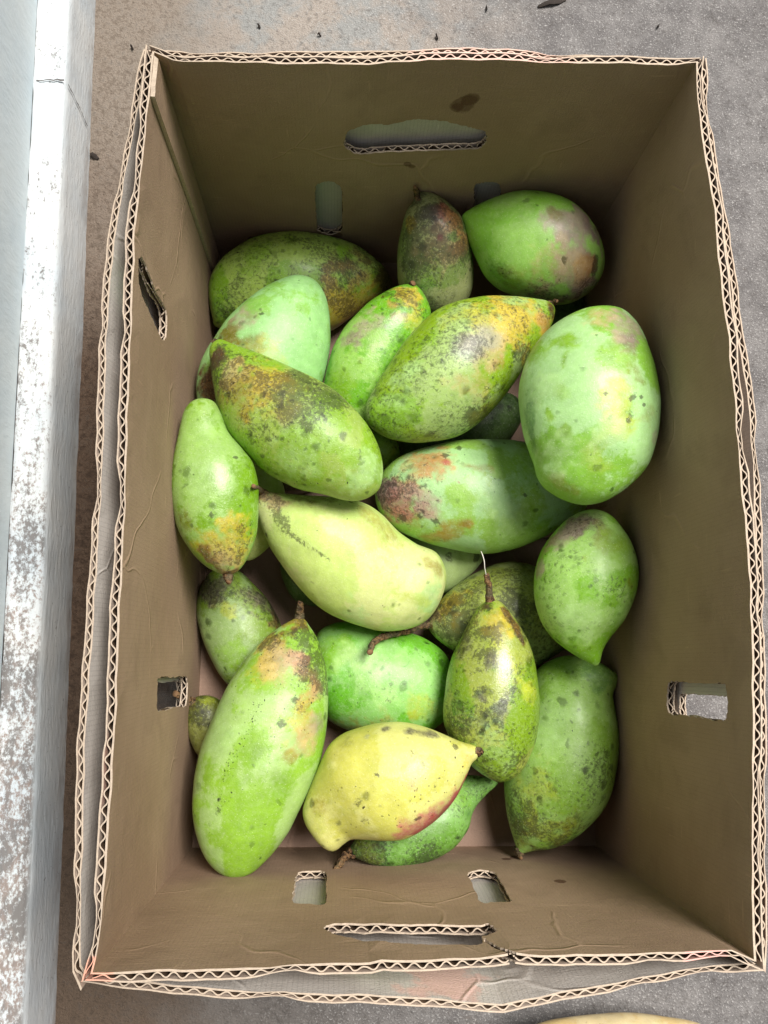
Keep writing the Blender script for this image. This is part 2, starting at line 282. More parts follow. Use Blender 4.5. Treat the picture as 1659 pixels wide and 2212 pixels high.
    strip('crack', [(-.024 + .0232 * k / 8, .0712 + .0004, t0 + (t1 - t0) * k / 8 + .0012 * (rng.random() - .5)) for k in range(9)], .0006)
    strip('crack', [(.0011, .066 - .054 * k / 10, t1 + (t2 - t1) * (k / 10)**1.2 + .0015 * (rng.random() - .5)) for k in range(11)], .0007)
make_wall()
# ---------------------------------------------------------------- cardboard boxes
def board_material(name, c0, c1, streak=.25, pinks=(), stains=(), lines=0.0):
    m = NT(name, .82, .2); P = m.pos(); uv = m.attr('puv').outputs['Vector']
    n1 = m.noise(P, 11, 4, .55); n2 = m.noise(m.vmul(uv, (60, 420, 1)), 1.0, 4, .65); n3 = m.noise(uv, 900, 3, .6)
    c = m.mix(m.ramp(n1, .3, .7), c0, c1)
    c = m.mix(m.math('MULTIPLY', m.ramp(n2, .45, .75), streak), c, tuple(v * 1.28 for v in c0))
    c = m.mix(m.math('MULTIPLY', m.ramp(n3, .5, .75), .3), c, tuple(v * .72 for v in c0))
    if lines:      # fluting ridges behind the liner: their faint shading drawn as darker lines
        wv = m.n('TexWave', wave_type='BANDS', bands_direction='X', wave_profile='SIN', Scale=1.0, Distortion=.4, Detail=1.0); m.t.links.new(m.vmul(uv, (2 * math.pi / .0165 / 6.2832 * 2 * 3.14159 / 3.14159, .4, 1)), wv.inputs['Vector'])
        c = m.mix(m.math('MULTIPLY', m.ramp(wv.outputs['Fac'], .86, 1.0), lines), c, tuple(v * .62 for v in c0))
    blot = m.noise(P, 23, 6, .62, .4); c = m.mix(m.math('MULTIPLY', m.ramp(blot, .5, .68), .28), c, tuple(v * .62 for v in c0))
    scr = m.noise(m.vmul(uv, (34, 520, 1)), 1.0, 2, .5); c = m.mix(m.math('MULTIPLY', m.ramp(scr, .70, .74), .35), c, tuple(min(1, v * 1.9) for v in c0))
    scr2 = m.noise(m.vmul(uv, (300, 40, 1)), 1.0, 2, .5); c = m.mix(m.math('MULTIPLY', m.ramp(scr2, .72, .76), .25), c, tuple(min(1, v * 1.8) for v in c0))
    vo = m.n('TexVoronoi', Scale=9.0, feature='DISTANCE_TO_EDGE'); wp = m.n('TexNoise', Scale=7.0, Detail=3.0); m.t.links.new(P, wp.inputs['Vector'])
    wv_ = m.n('VectorMath', operation='MULTIPLY_ADD'); m.t.links.new(wp.outputs['Color'], wv_.inputs[0]); wv_.inputs[1].default_value = (.12, .12, .12); m.t.links.new(P, wv_.inputs[2]); m.t.links.new(wv_.outputs[0], vo.inputs['Vector'])
    cre = m.math('MULTIPLY', m.ramp(vo.outputs['Distance'], .016, .0), m.ramp(m.noise(P, 13, 2), .50, .62)); c = m.mix(m.math('MULTIPLY', cre, .30), c, tuple(min(1, v * 1.55) for v in c0))
    nd = m.noise(P, 60, 4, .6)
    for (cc, r, colr, amt) in list(stains) + list(pinks):
        d = m.math('ADD', m.math('DIVIDE', m.dist(P, cc), r), m.math('MULTIPLY', m.math('SUBTRACT', nd, .5), 1.6))
        c = m.mix(m.math('MULTIPLY', m.ramp(d, 1.05, .75), amt), c, colr)
    m.color(c); m.bump(m.math('ADD', m.math('ADD', n3, m.math('MULTIPLY', n2, .6)), m.math('ADD', m.math('MULTIPLY', cre, 1.5), m.math('MULTIPLY', blot, 2.0))), .45, .0010)
    return m.mat
PINK = lin(222, 140, 120)
def P_at(px, py, z): return at_z(px, py, z)
KRAFT0, KRAFT1 = lin(152, 127, 105), lin(166, 141, 118)
stain_list = []
def wall_hit_y(px, py, y):       # the point of the plane Y = y behind a pixel
    d = ray(px, py); return CAM_LOC + d * ((y - CAM_LOC[1]) / d[1])
for px, py, r in ((1000, 222, .009), (1015, 212, .006), (985, 230, .005), (575, 510, .006), (600, 506, .006), (545, 515, .005), (880, 352, .0035), (890, 357, .003), (725, 505, .006), (930, 438, .003), (700, 512, .004)):
    p = wall_hit_y(px, py, BOX_L/2); stain_list.append((tuple(p), r, lin(84, 56, 40), .6))
for px, py, r in ((1115, 1855, .006), (1095, 1858, .004), (1210, 1905, .004)):
    p = wall_hit_y(px, py, -BOX_L/2); stain_list.append((tuple(p), r, lin(80, 50, 34), .75))
kraft = board_material('kraft_liner', KRAFT0, KRAFT1, .3, (), stain_list, .16)
outer_kraft = board_material('outer_liner_kraft', lin(188, 166, 148), lin(196, 178, 162), .3, [(tuple(at_z(1535, 2074, .261)), .012, lin(226, 168, 156), .7), (tuple(at_z(205, 2108, .261)), .012, lin(222, 160, 138), .7), (tuple(at_z(238, 1660, .261)), .02, lin(214, 160, 140), .5)], (), .05)
grey_board = board_material('grey_liner', lin(186, 181, 174), lin(196, 191, 184), .25, [(tuple(at_z(960, 2040, .225)), .03, lin(214, 176, 164), .8)], (), .35)
def edge_material(name, c, pinks=()):
    m = NT(name, .9, .15); P = m.pos(); n = m.noise(P, 500, 3, .6); col = m.mix(m.ramp(n, .3, .7), tuple(v * .8 for v in c), c)
    nd = m.noise(P, 90, 3, .6)
    for cc, r, colr, amt in pinks:
        d = m.math('ADD', m.math('DIVIDE', m.dist(P, cc), r), m.math('MULTIPLY', m.math('SUBTRACT', nd, .5), 1.2))
        col = m.mix(m.math('MULTIPLY', m.ramp(d, 1.05, .7), amt), col, colr)
    m.color(col); m.bump(n, .4, .0006); return m.mat
pk = [(tuple(at_z(1530, 2074, .261)), .013, lin(232, 176, 166), .8), (tuple(at_z(203, 2106, .261)), .009, lin(228, 164, 140), .8), (tuple(at_z(1050, 108, .257)), .05, lin(224, 186, 172), .7)]
paper_edge = edge_material('cut_paper_edge', lin(198, 180, 160), pk)
flute_mat = edge_material('fluting_paper_shaded', lin(92, 74, 58))  # darkened colour stands for the shade inside the flute gaps
LINER, FLP = .0011, .0007
class Loop:
    """the four walls of a box: floor rectangle below, rim read from the photograph above"""
    def __init__(s, hx, hy, z0, z1, rims):
        s.z0, s.z1 = z0, z1
        c = [(-hx, -hy), (hx, -hy), (hx, hy), (-hx, hy)]
        s.bot = {'front': (c[0], c[1]), 'right': (c[1], c[2]), 'back': (c[2], c[3]), 'left': (c[3], c[0])}
        s.out = {'front': (0, -1), 'right': (1, 0), 'back': (0, 1), 'left': (-1, 0)}
        s.rim = rims           # side -> (n, 2) points in metres
    def frame(s, side, u):     # u array 0..1 -> bottom xy, straight rim xy, deviation xy
        b0, b1 = np.array(s.bot[side][0]), np.array(s.bot[side][1])
        r = s.rim[side]; d = np.r_[0, np.cumsum(np.linalg.norm(np.diff(r, axis=0), axis=1))]; d /= d[-1]
        top = np.stack([np.interp(u, d, r[:, k]) for k in (0, 1)], -1)
        st = r[0] + (r[-1] - r[0]) * u[:, None]
        return b0 + (b1 - b0) * u[:, None], st, top - st
    def pts(s, side, u, v, off):
        u = np.asarray(u, float); v = np.asarray(v, float); off = np.broadcast_to(np.asarray(off, float), u.shape)
        def base(uu):
            b, st, dv = s.frame(side, np.clip(uu, 0, 1)); return b * (1 - v)[:, None] + st * v[:, None] + dv * (v**2.5)[:, None]
        p = base(u); e = .004; tg = base(u + e) - base(u - e); tg /= np.linalg.norm(tg, axis=1)[:, None]
        nrm = np.stack([tg[:, 1], -tg[:, 0]], -1); o = np.array(s.out[side]); nrm *= np.sign(nrm @ o)[:, None]
        # mitre towards the corners
        tgs = np.array(s.bot[side][1]) - np.array(s.bot[side][0]); tgs = tgs / np.linalg.norm(tgs); Ls = np.linalg.norm(np.array(s.bot[side][1]) - np.array(s.bot[side][0]))
        m = np.clip(1 - (1 - u) * Ls / .012, 0, 1) - np.clip(1 - u * Ls / .012, 0, 1)
        wv = .0011 * np.sin(u * 9.1 + v * 3.7 + Ls * 31) + .0007 * np.sin(u * 23 - v * 6.1 + Ls * 17) + .0008 * np.sin(v * 8.3 + u * 4.0)
        wv = wv * np.sin(np.pi * np.clip(v, 0, 1)) ** .7 * np.sin(np.pi * np.clip(u, 0, 1)) ** .7
        cr_ = np.clip(np.sin(u * Ls * 61 + Ls * 7) + np.sin(u * Ls * 143 + Ls * 3) * .7 + np.sin(u * Ls * 29) * .6 - .35, 0, 1.4)
        off = off * (1 - .34 * cr_ * np.clip(v, 0, 1) ** 14)
        wv = wv + (.00018 * np.sin(u * Ls * 310 + 1) + .00025 * np.sin(u * Ls * 177)) * np.clip(v, 0, 1) ** 10 * np.sin(np.pi * np.clip(u, 0, 1)) ** .3
        xy = p + nrm * wv[:, None] + (nrm + tgs * m[:, None]) * off[:, None]
        return np.c_[xy, s.z0 + (s.z1 - s.z0) * v]
    def length(s, side): return float(np.linalg.norm(np.array(s.bot[side][1]) - np.array(s.bot[side][0])))
    def inverse(s, side, px):   # pixel polygon -> (u, v) on the inner face
        out = []
        for p in px:
            q = np.array([.5, .5])
            for _ in range(25):
                f = lambda q: project(s.pts(side, [q[0]], [q[1]], 0))[0]
                r = f(q) - p; J = np.stack([(f(q + [1e-4, 0]) - f(q)) / 1e-4, (f(q + [0, 1e-4]) - f(q)) / 1e-4], -1)
                q = q - np.clip(np.linalg.solve(J, r), -.3, .3)
            out.append(q)
        return np.array(out)
def pip(x, y, poly):
    c = np.zeros(x.shape, bool); n = len(poly)
    for i in range(n):
        (x0, y0), (x1, y1) = poly[i], poly[i-1]
        k = (y0 > y) != (y1 > y); xx = (x1 - x0) * (y - y0) / (y1 - y0 + 1e-15) + x0
        c ^= k & (x < xx)
    return c
def closed_sheet(A, B, faces):
    """two copies of a sheet joined along every free edge; returns verts, faces, face material (1 = cut edge)"""
    n = len(A); cnt = {}
    for f in faces:
        for i in range(len(f)):
            e = (f[i], f[(i+1) % len(f)]); cnt[(min(e), max(e))] = cnt.get((min(e), max(e)), []) + [e]
    F = [tuple(f) for f in faces] + [tuple(n + i for i in reversed(f)) for f in faces]; M = [0] * len(F)
    for es in cnt.values():
        if len(es) == 1: a, b = es[0]; F.append((b, a, n + a, n + b)); M.append(1)
    return np.vstack([A, B]), F, M
def liner(loop, side, holes, off0, off1, name, parent, mat, zjit=.0005, step=.006, u0=0, u1=1, seed=0):
    L = loop.length(side); H = loop.z1 - loop.z0
    nu = int(L * (u1 - u0) / step); us = np.linspace(u0, u1, nu + 1)
    pts, edges = [], []
    def chain(ch, closed=True):
        b = len(pts); pts.extend(ch); k = len(ch); edges.extend([(b + i, b + (i+1) % k) for i in range(k if closed else k-1)])
    border = [(u * L, 0) for u in us[::3]] + ([(us[-1] * L, 0)] if (nu % 3) else []) + [(u1 * L, H * k / 12) for k in range(1, 12)] + [(u * L, H) for u in us[::-1]] + [(u0 * L, H * k / 12) for k in range(11, 0, -1)]
    chain(border)
    hp = []
    for h in holes:
        h = smooth_closed(h, 6); jt = (rng.random((len(h), 2)) - .5) * .0013; q = [(a * L + j_[0], b * H + j_[1]) for (a, b), j_ in zip(h, jt)]; chain(q); hp.append(q)
    nb = len(pts)
    for a in us[1:-1:3]:
        for k in range(1, 14): pts.append((a * L + 1e-4 * rng.random(), H * (k / 14) ** .8))
    vo, eo, fo, *_ = delaunay_2d_cdt([Vector(p) for p in pts], edges, [], 0, 1e-6)
    V2 = np.array([tuple(v) for v in vo]); keep = []
    for f in fo:
        c = V2[list(f)].mean(0)
        if c[0] < u0*L or c[0] > u1*L or c[1] < 0 or c[1] > H: continue
        if any(pip(np.array([c[0]]), np.array([c[1]]), q)[0] for q in hp): continue
        keep.append(tuple(f))
    u, v = V2[:, 0] / L, V2[:, 1] / H
    A = loop.pts(side, u, v, off0); B = loop.pts(side, u, v, off1)
    top = v > .999; j = zjit * (fbm(np.c_[u * L, v * 0 + seed * .37, v * 0], 160, 3 + seed) - .5) * 2
    A[top, 2] += j[top]; B[top, 2] += j[top] * .9
    V, F, M = closed_sheet(A, B, keep)
    puv = np.c_[np.r_[V2[:, 0], V2[:, 0]], np.r_[V2[:, 1], V2[:, 1]], np.zeros(2 * len(V2))]
    return mesh_obj(name, V, F, [mat, paper_edge], parent, smooth=False, face_mat=M, point_attrs={'puv': ('FLOAT_VECTOR', puv)})
def fluting(loop, side, holes, t0, t1, period, name, parent, seed=0):
    L = loop.length(side); H = loop.z1 - loop.z0; n = int(L / period * 10); x = np.linspace(.002, L - .002, n)
    ph = x / period * 2 * np.pi + 1.3 * (fbm(np.c_[x, 0*x + seed, 0*x], 22, seed) - .5) * 2
    mid, amp = (t0 + t1) / 2, (t1 - t0) / 2 - FLP * .5
    amp_x = amp * (1 - .10 * fbm(np.c_[x, 0*x + seed, 0*x + 2], 60, seed + 3))
    w = np.sin(ph); w = np.sign(w) * np.abs(w) ** .85; d = mid + amp_x * w
    tx, td = np.gradient(x), np.gradient(d); ln = np.hypot(tx, td); nx, nd = -td / ln, tx / ln
    vs = set(np.round(np.r_[np.linspace(0, .97, 7), 1.0], 4))
    hp = []
    for h in holes:
        h = smooth_closed(h, 4); hp.append(h); lo, hi = h[:, 1].min() - .01, h[:, 1].max() + .01
        vs |= set(np.round(np.arange(lo, hi, .0028 / H), 4))
    vs = np.array(sorted(v for v in vs if 0 <= v <= 1)); m = len(vs)
    X, Vv = np.meshgrid(x, vs, indexing='ij'); D = np.repeat(d[:, None], m, 1)
    D = D + .0003 * (vnoise(np.stack([X, Vv * H, 0 * X], -1), 300, seed) - .5)
    zj = .0006 * (vnoise(np.c_[x, 0*x, 0*x + seed], 420, seed + 9) - .5)
    def side_pts(sg):
        P = loop.pts(side, ((X + sg * nx[:, None] * FLP / 2) / L).ravel(), Vv.ravel(), (D + sg * nd[:, None] * FLP / 2).ravel()); P = P.reshape(n, m, 3); P[:, -1, 2] += zj - .0004; return P.reshape(-1, 3)
    cx, cy = (X[:-1, :-1] + X[1:, 1:]) / 2 / L, (Vv[:-1, :-1] + Vv[1:, 1:]) / 2
    ok = np.ones(cx.shape, bool)
    for h in hp: ok &= ~pip(cx, cy, h)
    F = [(i*m + j, (i+1)*m + j, (i+1)*m + j + 1, i*m + j + 1) for i, j in zip(*np.nonzero(ok))]
    V, F, M = closed_sheet(side_pts(1), side_pts(-1), F)
    return mesh_obj(name, V, F, [flute_mat, paper_edge], parent, smooth=False, face_mat=M)
def rim(px, z): return np.array([at_z(x, y, z)[:2] for x, y in px])
# ---- inner box rim (inner edge of the wall, picture units), running front -> right -> back -> left
c_fl, c_fr, c_br, c_bl = (200, 2101), (1629, 2073), (1504, 135), (333, 113)
RIM = {'front': [c_fl, (229, 2101), (277, 2098), (325, 2096), (365, 2093), (430, 2094), (500, 2092), (600, 2087), (700, 2080), (760, 2078), (790, 2083), (829, 2072), (900, 2074), (1000, 2070), (1080, 2064), (1105, 2058), (1125, 2058), (1150, 2065), (1180, 2062), (1260, 2062), (1329, 2060), (1420, 2058), (1500, 2054), (1579, 2052), (1600, 2060), c_fr],
       'right': [c_fr, (1626, 2032), (1624, 1880), (1625, 1732), (1626, 1559), (1624, 1382), (1619, 1260), (1614, 1180), (1606, 1100), (1599, 1030), (1592, 940), (1587, 860), (1578, 790), (1572, 715), (1563, 660), (1556, 600), (1548, 520), (1543, 450), (1534, 400), (1524, 350), (1517, 300), (1509, 240), (1505, 190), c_br],
       'back': [c_br, (1480, 137), (1454, 142), (1420, 140), (1329, 136), (1250, 137), (1179, 135), (1100, 130), (1029, 129), (929, 129), (880, 133), (829, 136), (800, 140), (760, 139), (700, 138), (650, 137), (610, 139), (580, 136), (500, 134), (430, 134), (385, 133), (360, 124), c_bl],
       'left': [c_bl, (324, 200), (320, 230), (313, 300), (305, 375), (299, 430), (294, 485), (290, 505), (291, 530), (290, 560), (287, 625), (284, 700), (280, 800), (275, 930), (272, 1030), (269, 1130), (261, 1280), (256, 1382), (253, 1500), (247, 1600), (241, 1700), (232, 1832), (224, 1940), (214, 2032), (206, 2075), c_fl]}
TI = .0052
inner_loop = Loop(BOX_W/2, BOX_L/2, 0, BOX_H, {k: rim(v, BOX_H) for k, v in RIM.items()})
def cr(x0, y0, s, pts): return [(x0 + s * x, y0 + s * y) for x, y in pts]
HOLES = {
 'back': [cr(663.6, 232.2, .28, [(285,290),(300,210),(350,170),(480,130),(620,130),(800,95),(900,95),(1050,105),(1200,140),(1290,160),(1370,190),(1384,240),(1365,290),(1300,320),(1100,328),(800,338),(560,350),(400,362),(330,335)]),
          cr(663.6, 232.2, .28, [(62,640),(80,590),(160,570),(215,580),(255,620),(270,680),(272,800),(270,930),(240,965),(170,982),(90,955),(75,930),(66,800)]),
          cr(663.6, 232.2, .28, [(1290,610),(1330,585),(1400,575),(1470,585),(1495,640),(1496,760),(1490,900),(1470,950),(1390,965),(1310,950),(1292,900),(1290,750)])],
 'left': [cr(232.2, 398.1, .21, [(320,770),(365,765),(410,870),(460,1000),(510,1130),(560,1200),(605,1300),(615,1450),(600,1570),(570,1600),(540,1560),(490,1450),(430,1310),(370,1180),(330,1050),(318,900)]),
          cr(165.9, 1459.9, .16, [(1105,30),(1250,20),(1390,12),(1480,20),(1500,150),(1480,380),(1440,420),(1270,440),(1100,475),(1085,300),(1092,120)])],
 'right': [cr(1426.7, 1426.7, .14, [(105,450),(150,330),(300,325),(600,345),(950,350),(1015,430),(1035,700),(1000,905),(950,925),(700,900),(400,850),(160,825),(100,700)])],
 'front': [cr(663.6, 1824.8, .28, [(130,640),(200,610),(330,605),(700,612),(1000,612),(1330,620),(1380,602),(1440,630),(1456,665),(1400,692),(1350,710),(1345,765),(1200,772),(1000,770),(800,765),(600,745),(400,735),(220,690)]),
           cr(663.6, 1824.8, .28, [(1372,722),(1440,768),(1520,800),(1600,826),(1640,852),(1632,862),(1560,842),(1450,800),(1375,745)]),
           [(632,1947),(637,1910),(640,1890),(652,1882),(680,1881),(700,1882),(706,1895),(704,1920),(702,1952),(668,1952)],
           cr(663.6, 1824.8, .28, [(1240,235),(1260,208),(1340,192),(1450,215),(1480,260),(1530,350),(1575,430),(1540,440),(1440,442),(1345,445),(1290,340)])]}
def make_inner_box():
    root = empty('cardboard_box', (0, 0, 0)); tag(root, 'brown corrugated cardboard box holding the green mangoes, its cut rim open', 'box')
    for i, side in enumerate(('front', 'right', 'back', 'left')):
        holes = [inner_loop.inverse(side, h) for h in HOLES[side]]
        p = liner(inner_loop, side, holes, 0, LINER, 'side_panel', root, kraft, seed=i)
        liner(inner_loop, side, holes, TI - LINER * .8, TI, 'outer_liner', p, outer_kraft, seed=i + 5)
        fluting(inner_loop, side, holes, LINER, TI - LINER * .8, .0082, 'fluting', p, seed=i)
    hx, hy = BOX_W/2 + .004, BOX_L/2 + .004
    # two bottom flaps butting along the middle
    for y0, y1 in ((-hy, -.0008), (.0008, hy)):
        n = 12; V = []; F = []
        xs = np.linspace(-hx, hx, n); ys = np.linspace(y0, y1, n)
        g = np.array([(x, y, 0) for x in xs for y in ys]); fa = [(i*n + j, (i+1)*n + j, (i+1)*n + j + 1, i*n + j + 1) for i in range(n-1) for j in range(n-1)]
        V, F, M = closed_sheet(g, g - np.array([0, 0, .005]), fa)
        mesh_obj('bottom_flap', V, F, [floor_board, paper_edge], root, smooth=False, face_mat=M, point_attrs={'puv': ('FLOAT_VECTOR', V)})
    # glued tab of the back panel lapped over the inside of the left panel
    q = inner_loop.inverse('left', [(330, 214), (449, 570)]); u1 = float(q[:, 0].mean())
    tab = liner(inner_loop, 'left', [], -.0028, -.0002, 'glue_tab', root, kraft, u0=0.004, u1=u1, step=.003, zjit=.0008, seed=11)
floor_board = board_material('floor_liner', lin(138, 114, 99), lin(152, 128, 112), .3, (), (), .05)
make_inner_box()
# ---- outer box, a looser sleeve round the first one
ZO = .2475
ORIM = {'front': [(172, 2112), (190, 2127), (260, 2135), (350, 2144), (500, 2159), (700, 2166), (829, 2169), (979, 2180), (1079, 2190), (1100, 2186), (1179, 2168), (1329, 2142), (1479, 2113), (1604, 2094), (1652, 2075)],
        'right': [(1652, 2075), (1657, 2032), (1658, 1800), (1656, 1559), (1652, 1382), (1650, 1250), (1646, 1125), (1642, 1005), (1637, 933), (1628, 837), (1609, 741), (1599, 669), (1591, 597), (1576, 500), (1556, 400), (1536, 250), (1526, 124)],
        'back': [(1526, 124), (1450, 126), (1329, 122), (1250, 117), (1179, 112), (1100, 106), (1029, 103), (960, 104), (877, 108), (760, 110), (621, 111), (450, 110), (310, 108)],
        'left': [(310, 108), (297, 150), (285, 225), (272, 290), (258, 360), (246, 430), (235, 500), (228, 550), (219, 650), (214, 730), (210, 850), (206, 980), (199, 1100), (192, 1230), (182, 1382), (172, 1520), (166, 1600), (163, 1720), (161, 1832), (159, 1860), (157, 1900), (155, 2032), (158, 2090), (172, 2112)]}
TO = .0042
def make_outer_box():
    hx, hy = BOX_W/2 + TI + .0008, BOX_L/2 + TI + .0008
    rims = {}
    for side in ORIM:
        r = rim(ORIM[side], ZO); o = np.array(inner_loop.out[side])
        k = 0 if side in ('left', 'right') else 1
        r2 = r - o * TO                                     # inner face of the outer wall
        d = np.linspace(0, 1, 200); _, st, dv = inner_loop.frame(side, d); ip = st + dv
        other = 1 - k; order = np.argsort(ip[:, other])
        lim = np.interp(r2[:, other], ip[order, other], ip[order, k]) * o[k] + (TI + .0006)
        r2[:, k] = np.maximum(r2[:, k] * o[k], lim) * o[k]
        rims[side] = r2
    sides = ['front', 'right', 'back', 'left']
    for i, sd_ in enumerate(sides):                          # let neighbouring walls share their corner
        nx = sides[(i + 1) % 4]; a, b = rims[sd_][-1], rims[nx][0]
        c = a.copy(); kk = 0 if nx in ('left', 'right') else 1; c[kk] = b[kk]; c[1-kk] = a[1-kk]; rims[sd_][-1] = c; rims[nx][0] = c
    loop = Loop(hx, hy, GROUND + .006, ZO, rims)
    root = empty('cardboard_box', (0, 0, GROUND)); tag(root, 'thinner grey-lined cardboard box fitted loosely around the brown box', 'box')
    for i, side in enumerate(sides):
        hs_ = []
        if side == 'right': hs_ = [inner_loop.inverse('right', cr(1426.7, 1426.7, .14, [(215,500),(300,478),(600,490),(900,515),(960,530),(1000,600),(1060,720),(1060,900),(1000,960),(700,930),(400,880),(250,840),(210,700)]))]
        if side == 'left': hs_ = [inner_loop.inverse('left', h) + np.array([.002, -.02]) for h in HOLES['left'][1:]]
        p = liner(loop, side, hs_, 0, LINER * .8, 'side_panel', root, grey_board, seed=i + 20)
        liner(loop, side, hs_, TO - LINER * .7, TO, 'outer_liner', p, outer_kraft, seed=i + 25)
        fluting(loop, side, hs_, LINER * .8, TO - LINER * .7, .0078, 'fluting', p, seed=i + 30)
    hx, hy = hx + .003, hy + .003; g = np.array([(-hx, -hy, 0), (hx, -hy, 0), (hx, hy, 0), (-hx, hy, 0)], float); g[:, 2] = .0074
    V, F, M = closed_sheet(g, g - np.array([0, 0, .0070]), [(0, 1, 2, 3)])
    mesh_obj('bottom_panel', V, F, [grey_board, paper_edge], root, smooth=False, face_mat=M, point_attrs={'puv': ('FLOAT_VECTOR', V)})
    for o in [c for c in root.children]:
        if o.name.startswith('side_panel'): o.location.z -= GROUND
make_outer_box()
# ---------------------------------------------------------------- mangoes
def mango_material():
    m = NT('mango_skin', .42, .5); pa, vi, ti, dn = m.attr('pale'), m.attr('vivid'), m.attr('tint'), m.attr('dens'); sep = m.n('SeparateColor'); m.t.links.new(dn.outputs['Color'], sep.inputs[0])
    spk, dots, gloss, soot = sep.outputs[0], sep.outputs[1], sep.outputs[2], dn.outputs['Alpha']
    P = m.pos()
    nd = m.n('TexNoise', Scale=160.0, Detail=3.0); m.t.links.new(P, nd.inputs['Vector'])
    va = m.n('VectorMath', operation='SUBTRACT'); m.t.links.new(nd.outputs['Color'], va.inputs[0]); va.inputs[1].default_value = (.5, .5, .5)
    vb = m.n('VectorMath', operation='SCALE'); m.t.links.new(va.outputs[0], vb.inputs[0]); vb.inputs['Scale'].default_value = .0055
    vc = m.n('VectorMath', operation='ADD'); m.t.links.new(P, vc.inputs[0]); m.t.links.new(vb.outputs[0], vc.inputs[1]); Q = vc.outputs[0]
    n1 = m.noise(P, 420, 4, .7); n2 = m.noise(P, 75, 4, .65); pep = m.noise(Q, 430, 4, .70); pep2 = m.noise(Q, 230, 4, .66)
    # waxy bloom rubbed off in places
    fv = m.ramp(m.math('ADD', pa.outputs['Alpha'], m.math('MULTIPLY', m.math('SUBTRACT', pep2, .5), .34)), .45, .57)
    c = m.mix(fv, pa.outputs['Color'], vi.outputs['Color'])
    # blush, yellowing, scuffs, one painted highlight
    ft = m.ramp(m.math('ADD', ti.outputs['Alpha'], m.math('MULTIPLY', m.math('SUBTRACT', pep2, .5), .8)), .04, .98)
    c = m.mix(ft, c, ti.outputs['Color'])
    c = m.mix(m.math('MULTIPLY', m.ramp(n1, .4, .7), .10), c, m.mix(.5, c, (1, 1, 1)))
    c = m.mix(m.math('MULTIPLY', m.ramp(n2, .5, .75), .25), c, m.mix(1.0, c, (.62, .76, .46), 'MULTIPLY'))
    def spots(c, scale, rmax, dens, colr, soft, amt):
        v = m.n('TexVoronoi', Scale=scale, feature='F1', Randomness=1.0); m.t.links.new(Q, v.inputs['Vector'])
        sp = m.n('SeparateColor'); m.t.links.new(v.outputs['Color'], sp.inputs[0])
        gate = m.math('MULTIPLY', m.math('LESS_THAN', sp.outputs[0], dens), m.math('ADD', .35, m.math('MULTIPLY', sp.outputs[1], .65)))
        r = m.math('MULTIPLY', gate, rmax); f = m.math('DIVIDE', m.math('SUBTRACT', r, v.outputs['Distance']), soft, True)
        f = m.math('MULTIPLY', f, m.math('MULTIPLY', m.math('ADD', .45, m.math('MULTIPLY', sp.outputs[2], .55)), amt))
        return m.mix(f, c, m.mix(1.0, c, colr, 'MULTIPLY'))
    c = spots(c, 105.0, .50, m.math('MULTIPLY', spk, .9), (.34, .36, .29), .20, .95)
    c = spots(c, 190.0, .46, m.math('MULTIPLY', spk, .7), (.34, .36, .29), .20, .95)
    # sooty mould: pepper that closes up where it is dense
    fs = m.ramp(m.math('ADD', pep, m.math('MULTIPLY', m.math('ADD', soot, m.math('MULTIPLY', spk, .30)), .42)), .62, .86)
    c = m.mix(m.math('MULTIPLY', fs, .78), c, m.mix(.55, m.mix(1.0, c, (.26, .25, .20), 'MULTIPLY'), (.022, .019, .013)))
    c = spots(c, 520.0, .42, dots, (.08, .07, .06), .10, .95)
    v = m.n('TexVoronoi', Scale=480.0, feature='F1'); m.t.links.new(P, v.inputs['Vector'])
    c = m.mix(m.math('MULTIPLY', m.ramp(v.outputs['Distance'], .20, .10), .30), c, m.mix(.6, c, (.95, 1, .78)))
    m.color(c)
    r = m.math('ADD', m.math('SUBTRACT', .54, m.math('MULTIPLY', gloss, .24)), m.math('MULTIPLY', m.math('SUBTRACT', n2, .5), .16)); r = m.math('ADD', r, m.math('MULTIPLY', fs, .12)); m.set(m.b.inputs['Roughness'], r)
    m.set(m.b.inputs['Coat Weight'], m.math('ADD', .0, m.math('MULTIPLY', gloss, .22))); m.b.inputs['Coat Roughness'].default_value = .16
    h = m.math('ADD', m.math('MULTIPLY', m.noise(P, 900, 2), .5), m.math('MULTIPLY', n2, 1.2)); m.bump(h, .30, .0012)
    return m.mat
mango_skin = mango_material()
def stem_material():
    m = NT('stem_bark', .75, .25); P = m.pos(); n = m.noise(P, 260, 4, .7); n2 = m.noise(P, 90, 3)
    c = m.mix(m.ramp(n, .38, .62), lin(58, 42, 30), lin(138, 106, 72)); c = m.mix(m.math('MULTIPLY', m.ramp(n2, .45, .6), .6), c, lin(104, 100, 76)); m.color(c); m.bump(m.math('ADD', n, m.noise(m.vmul(P, (1, 1, .4)), 520, 3)), 1.0, .003); return m.mat
stem_mat = stem_material()
cutm = NT('stem_cut', .8, .2); cutm.color(lin(126, 96, 68)); stem_cut = cutm.mat
SRGB = {'yellow': (208, 188, 84), 'cream': (226, 214, 150), 'orange': (190, 142, 88), 'red': (172, 88, 78), 'pink': (196, 120, 112), 'pinkgrey': (176, 162, 140), 'purple': (140, 116, 112), 'tan': (206, 184, 134),
        'dark': (70, 64, 46), 'black': (36, 30, 28), 'blue': (56, 60, 80), 'brown': (120, 88, 48), 'olive': (128, 126, 48), 'olivebrown': (158, 140, 62), 'grey': (150, 158, 140), 'greybrown': (118, 112, 92), 'vivid': (140, 184, 66), 'pale': (188, 224, 150), 'yg': (184, 196, 82), 'deep': (70, 120, 56), 'scab': (128, 92, 60)}
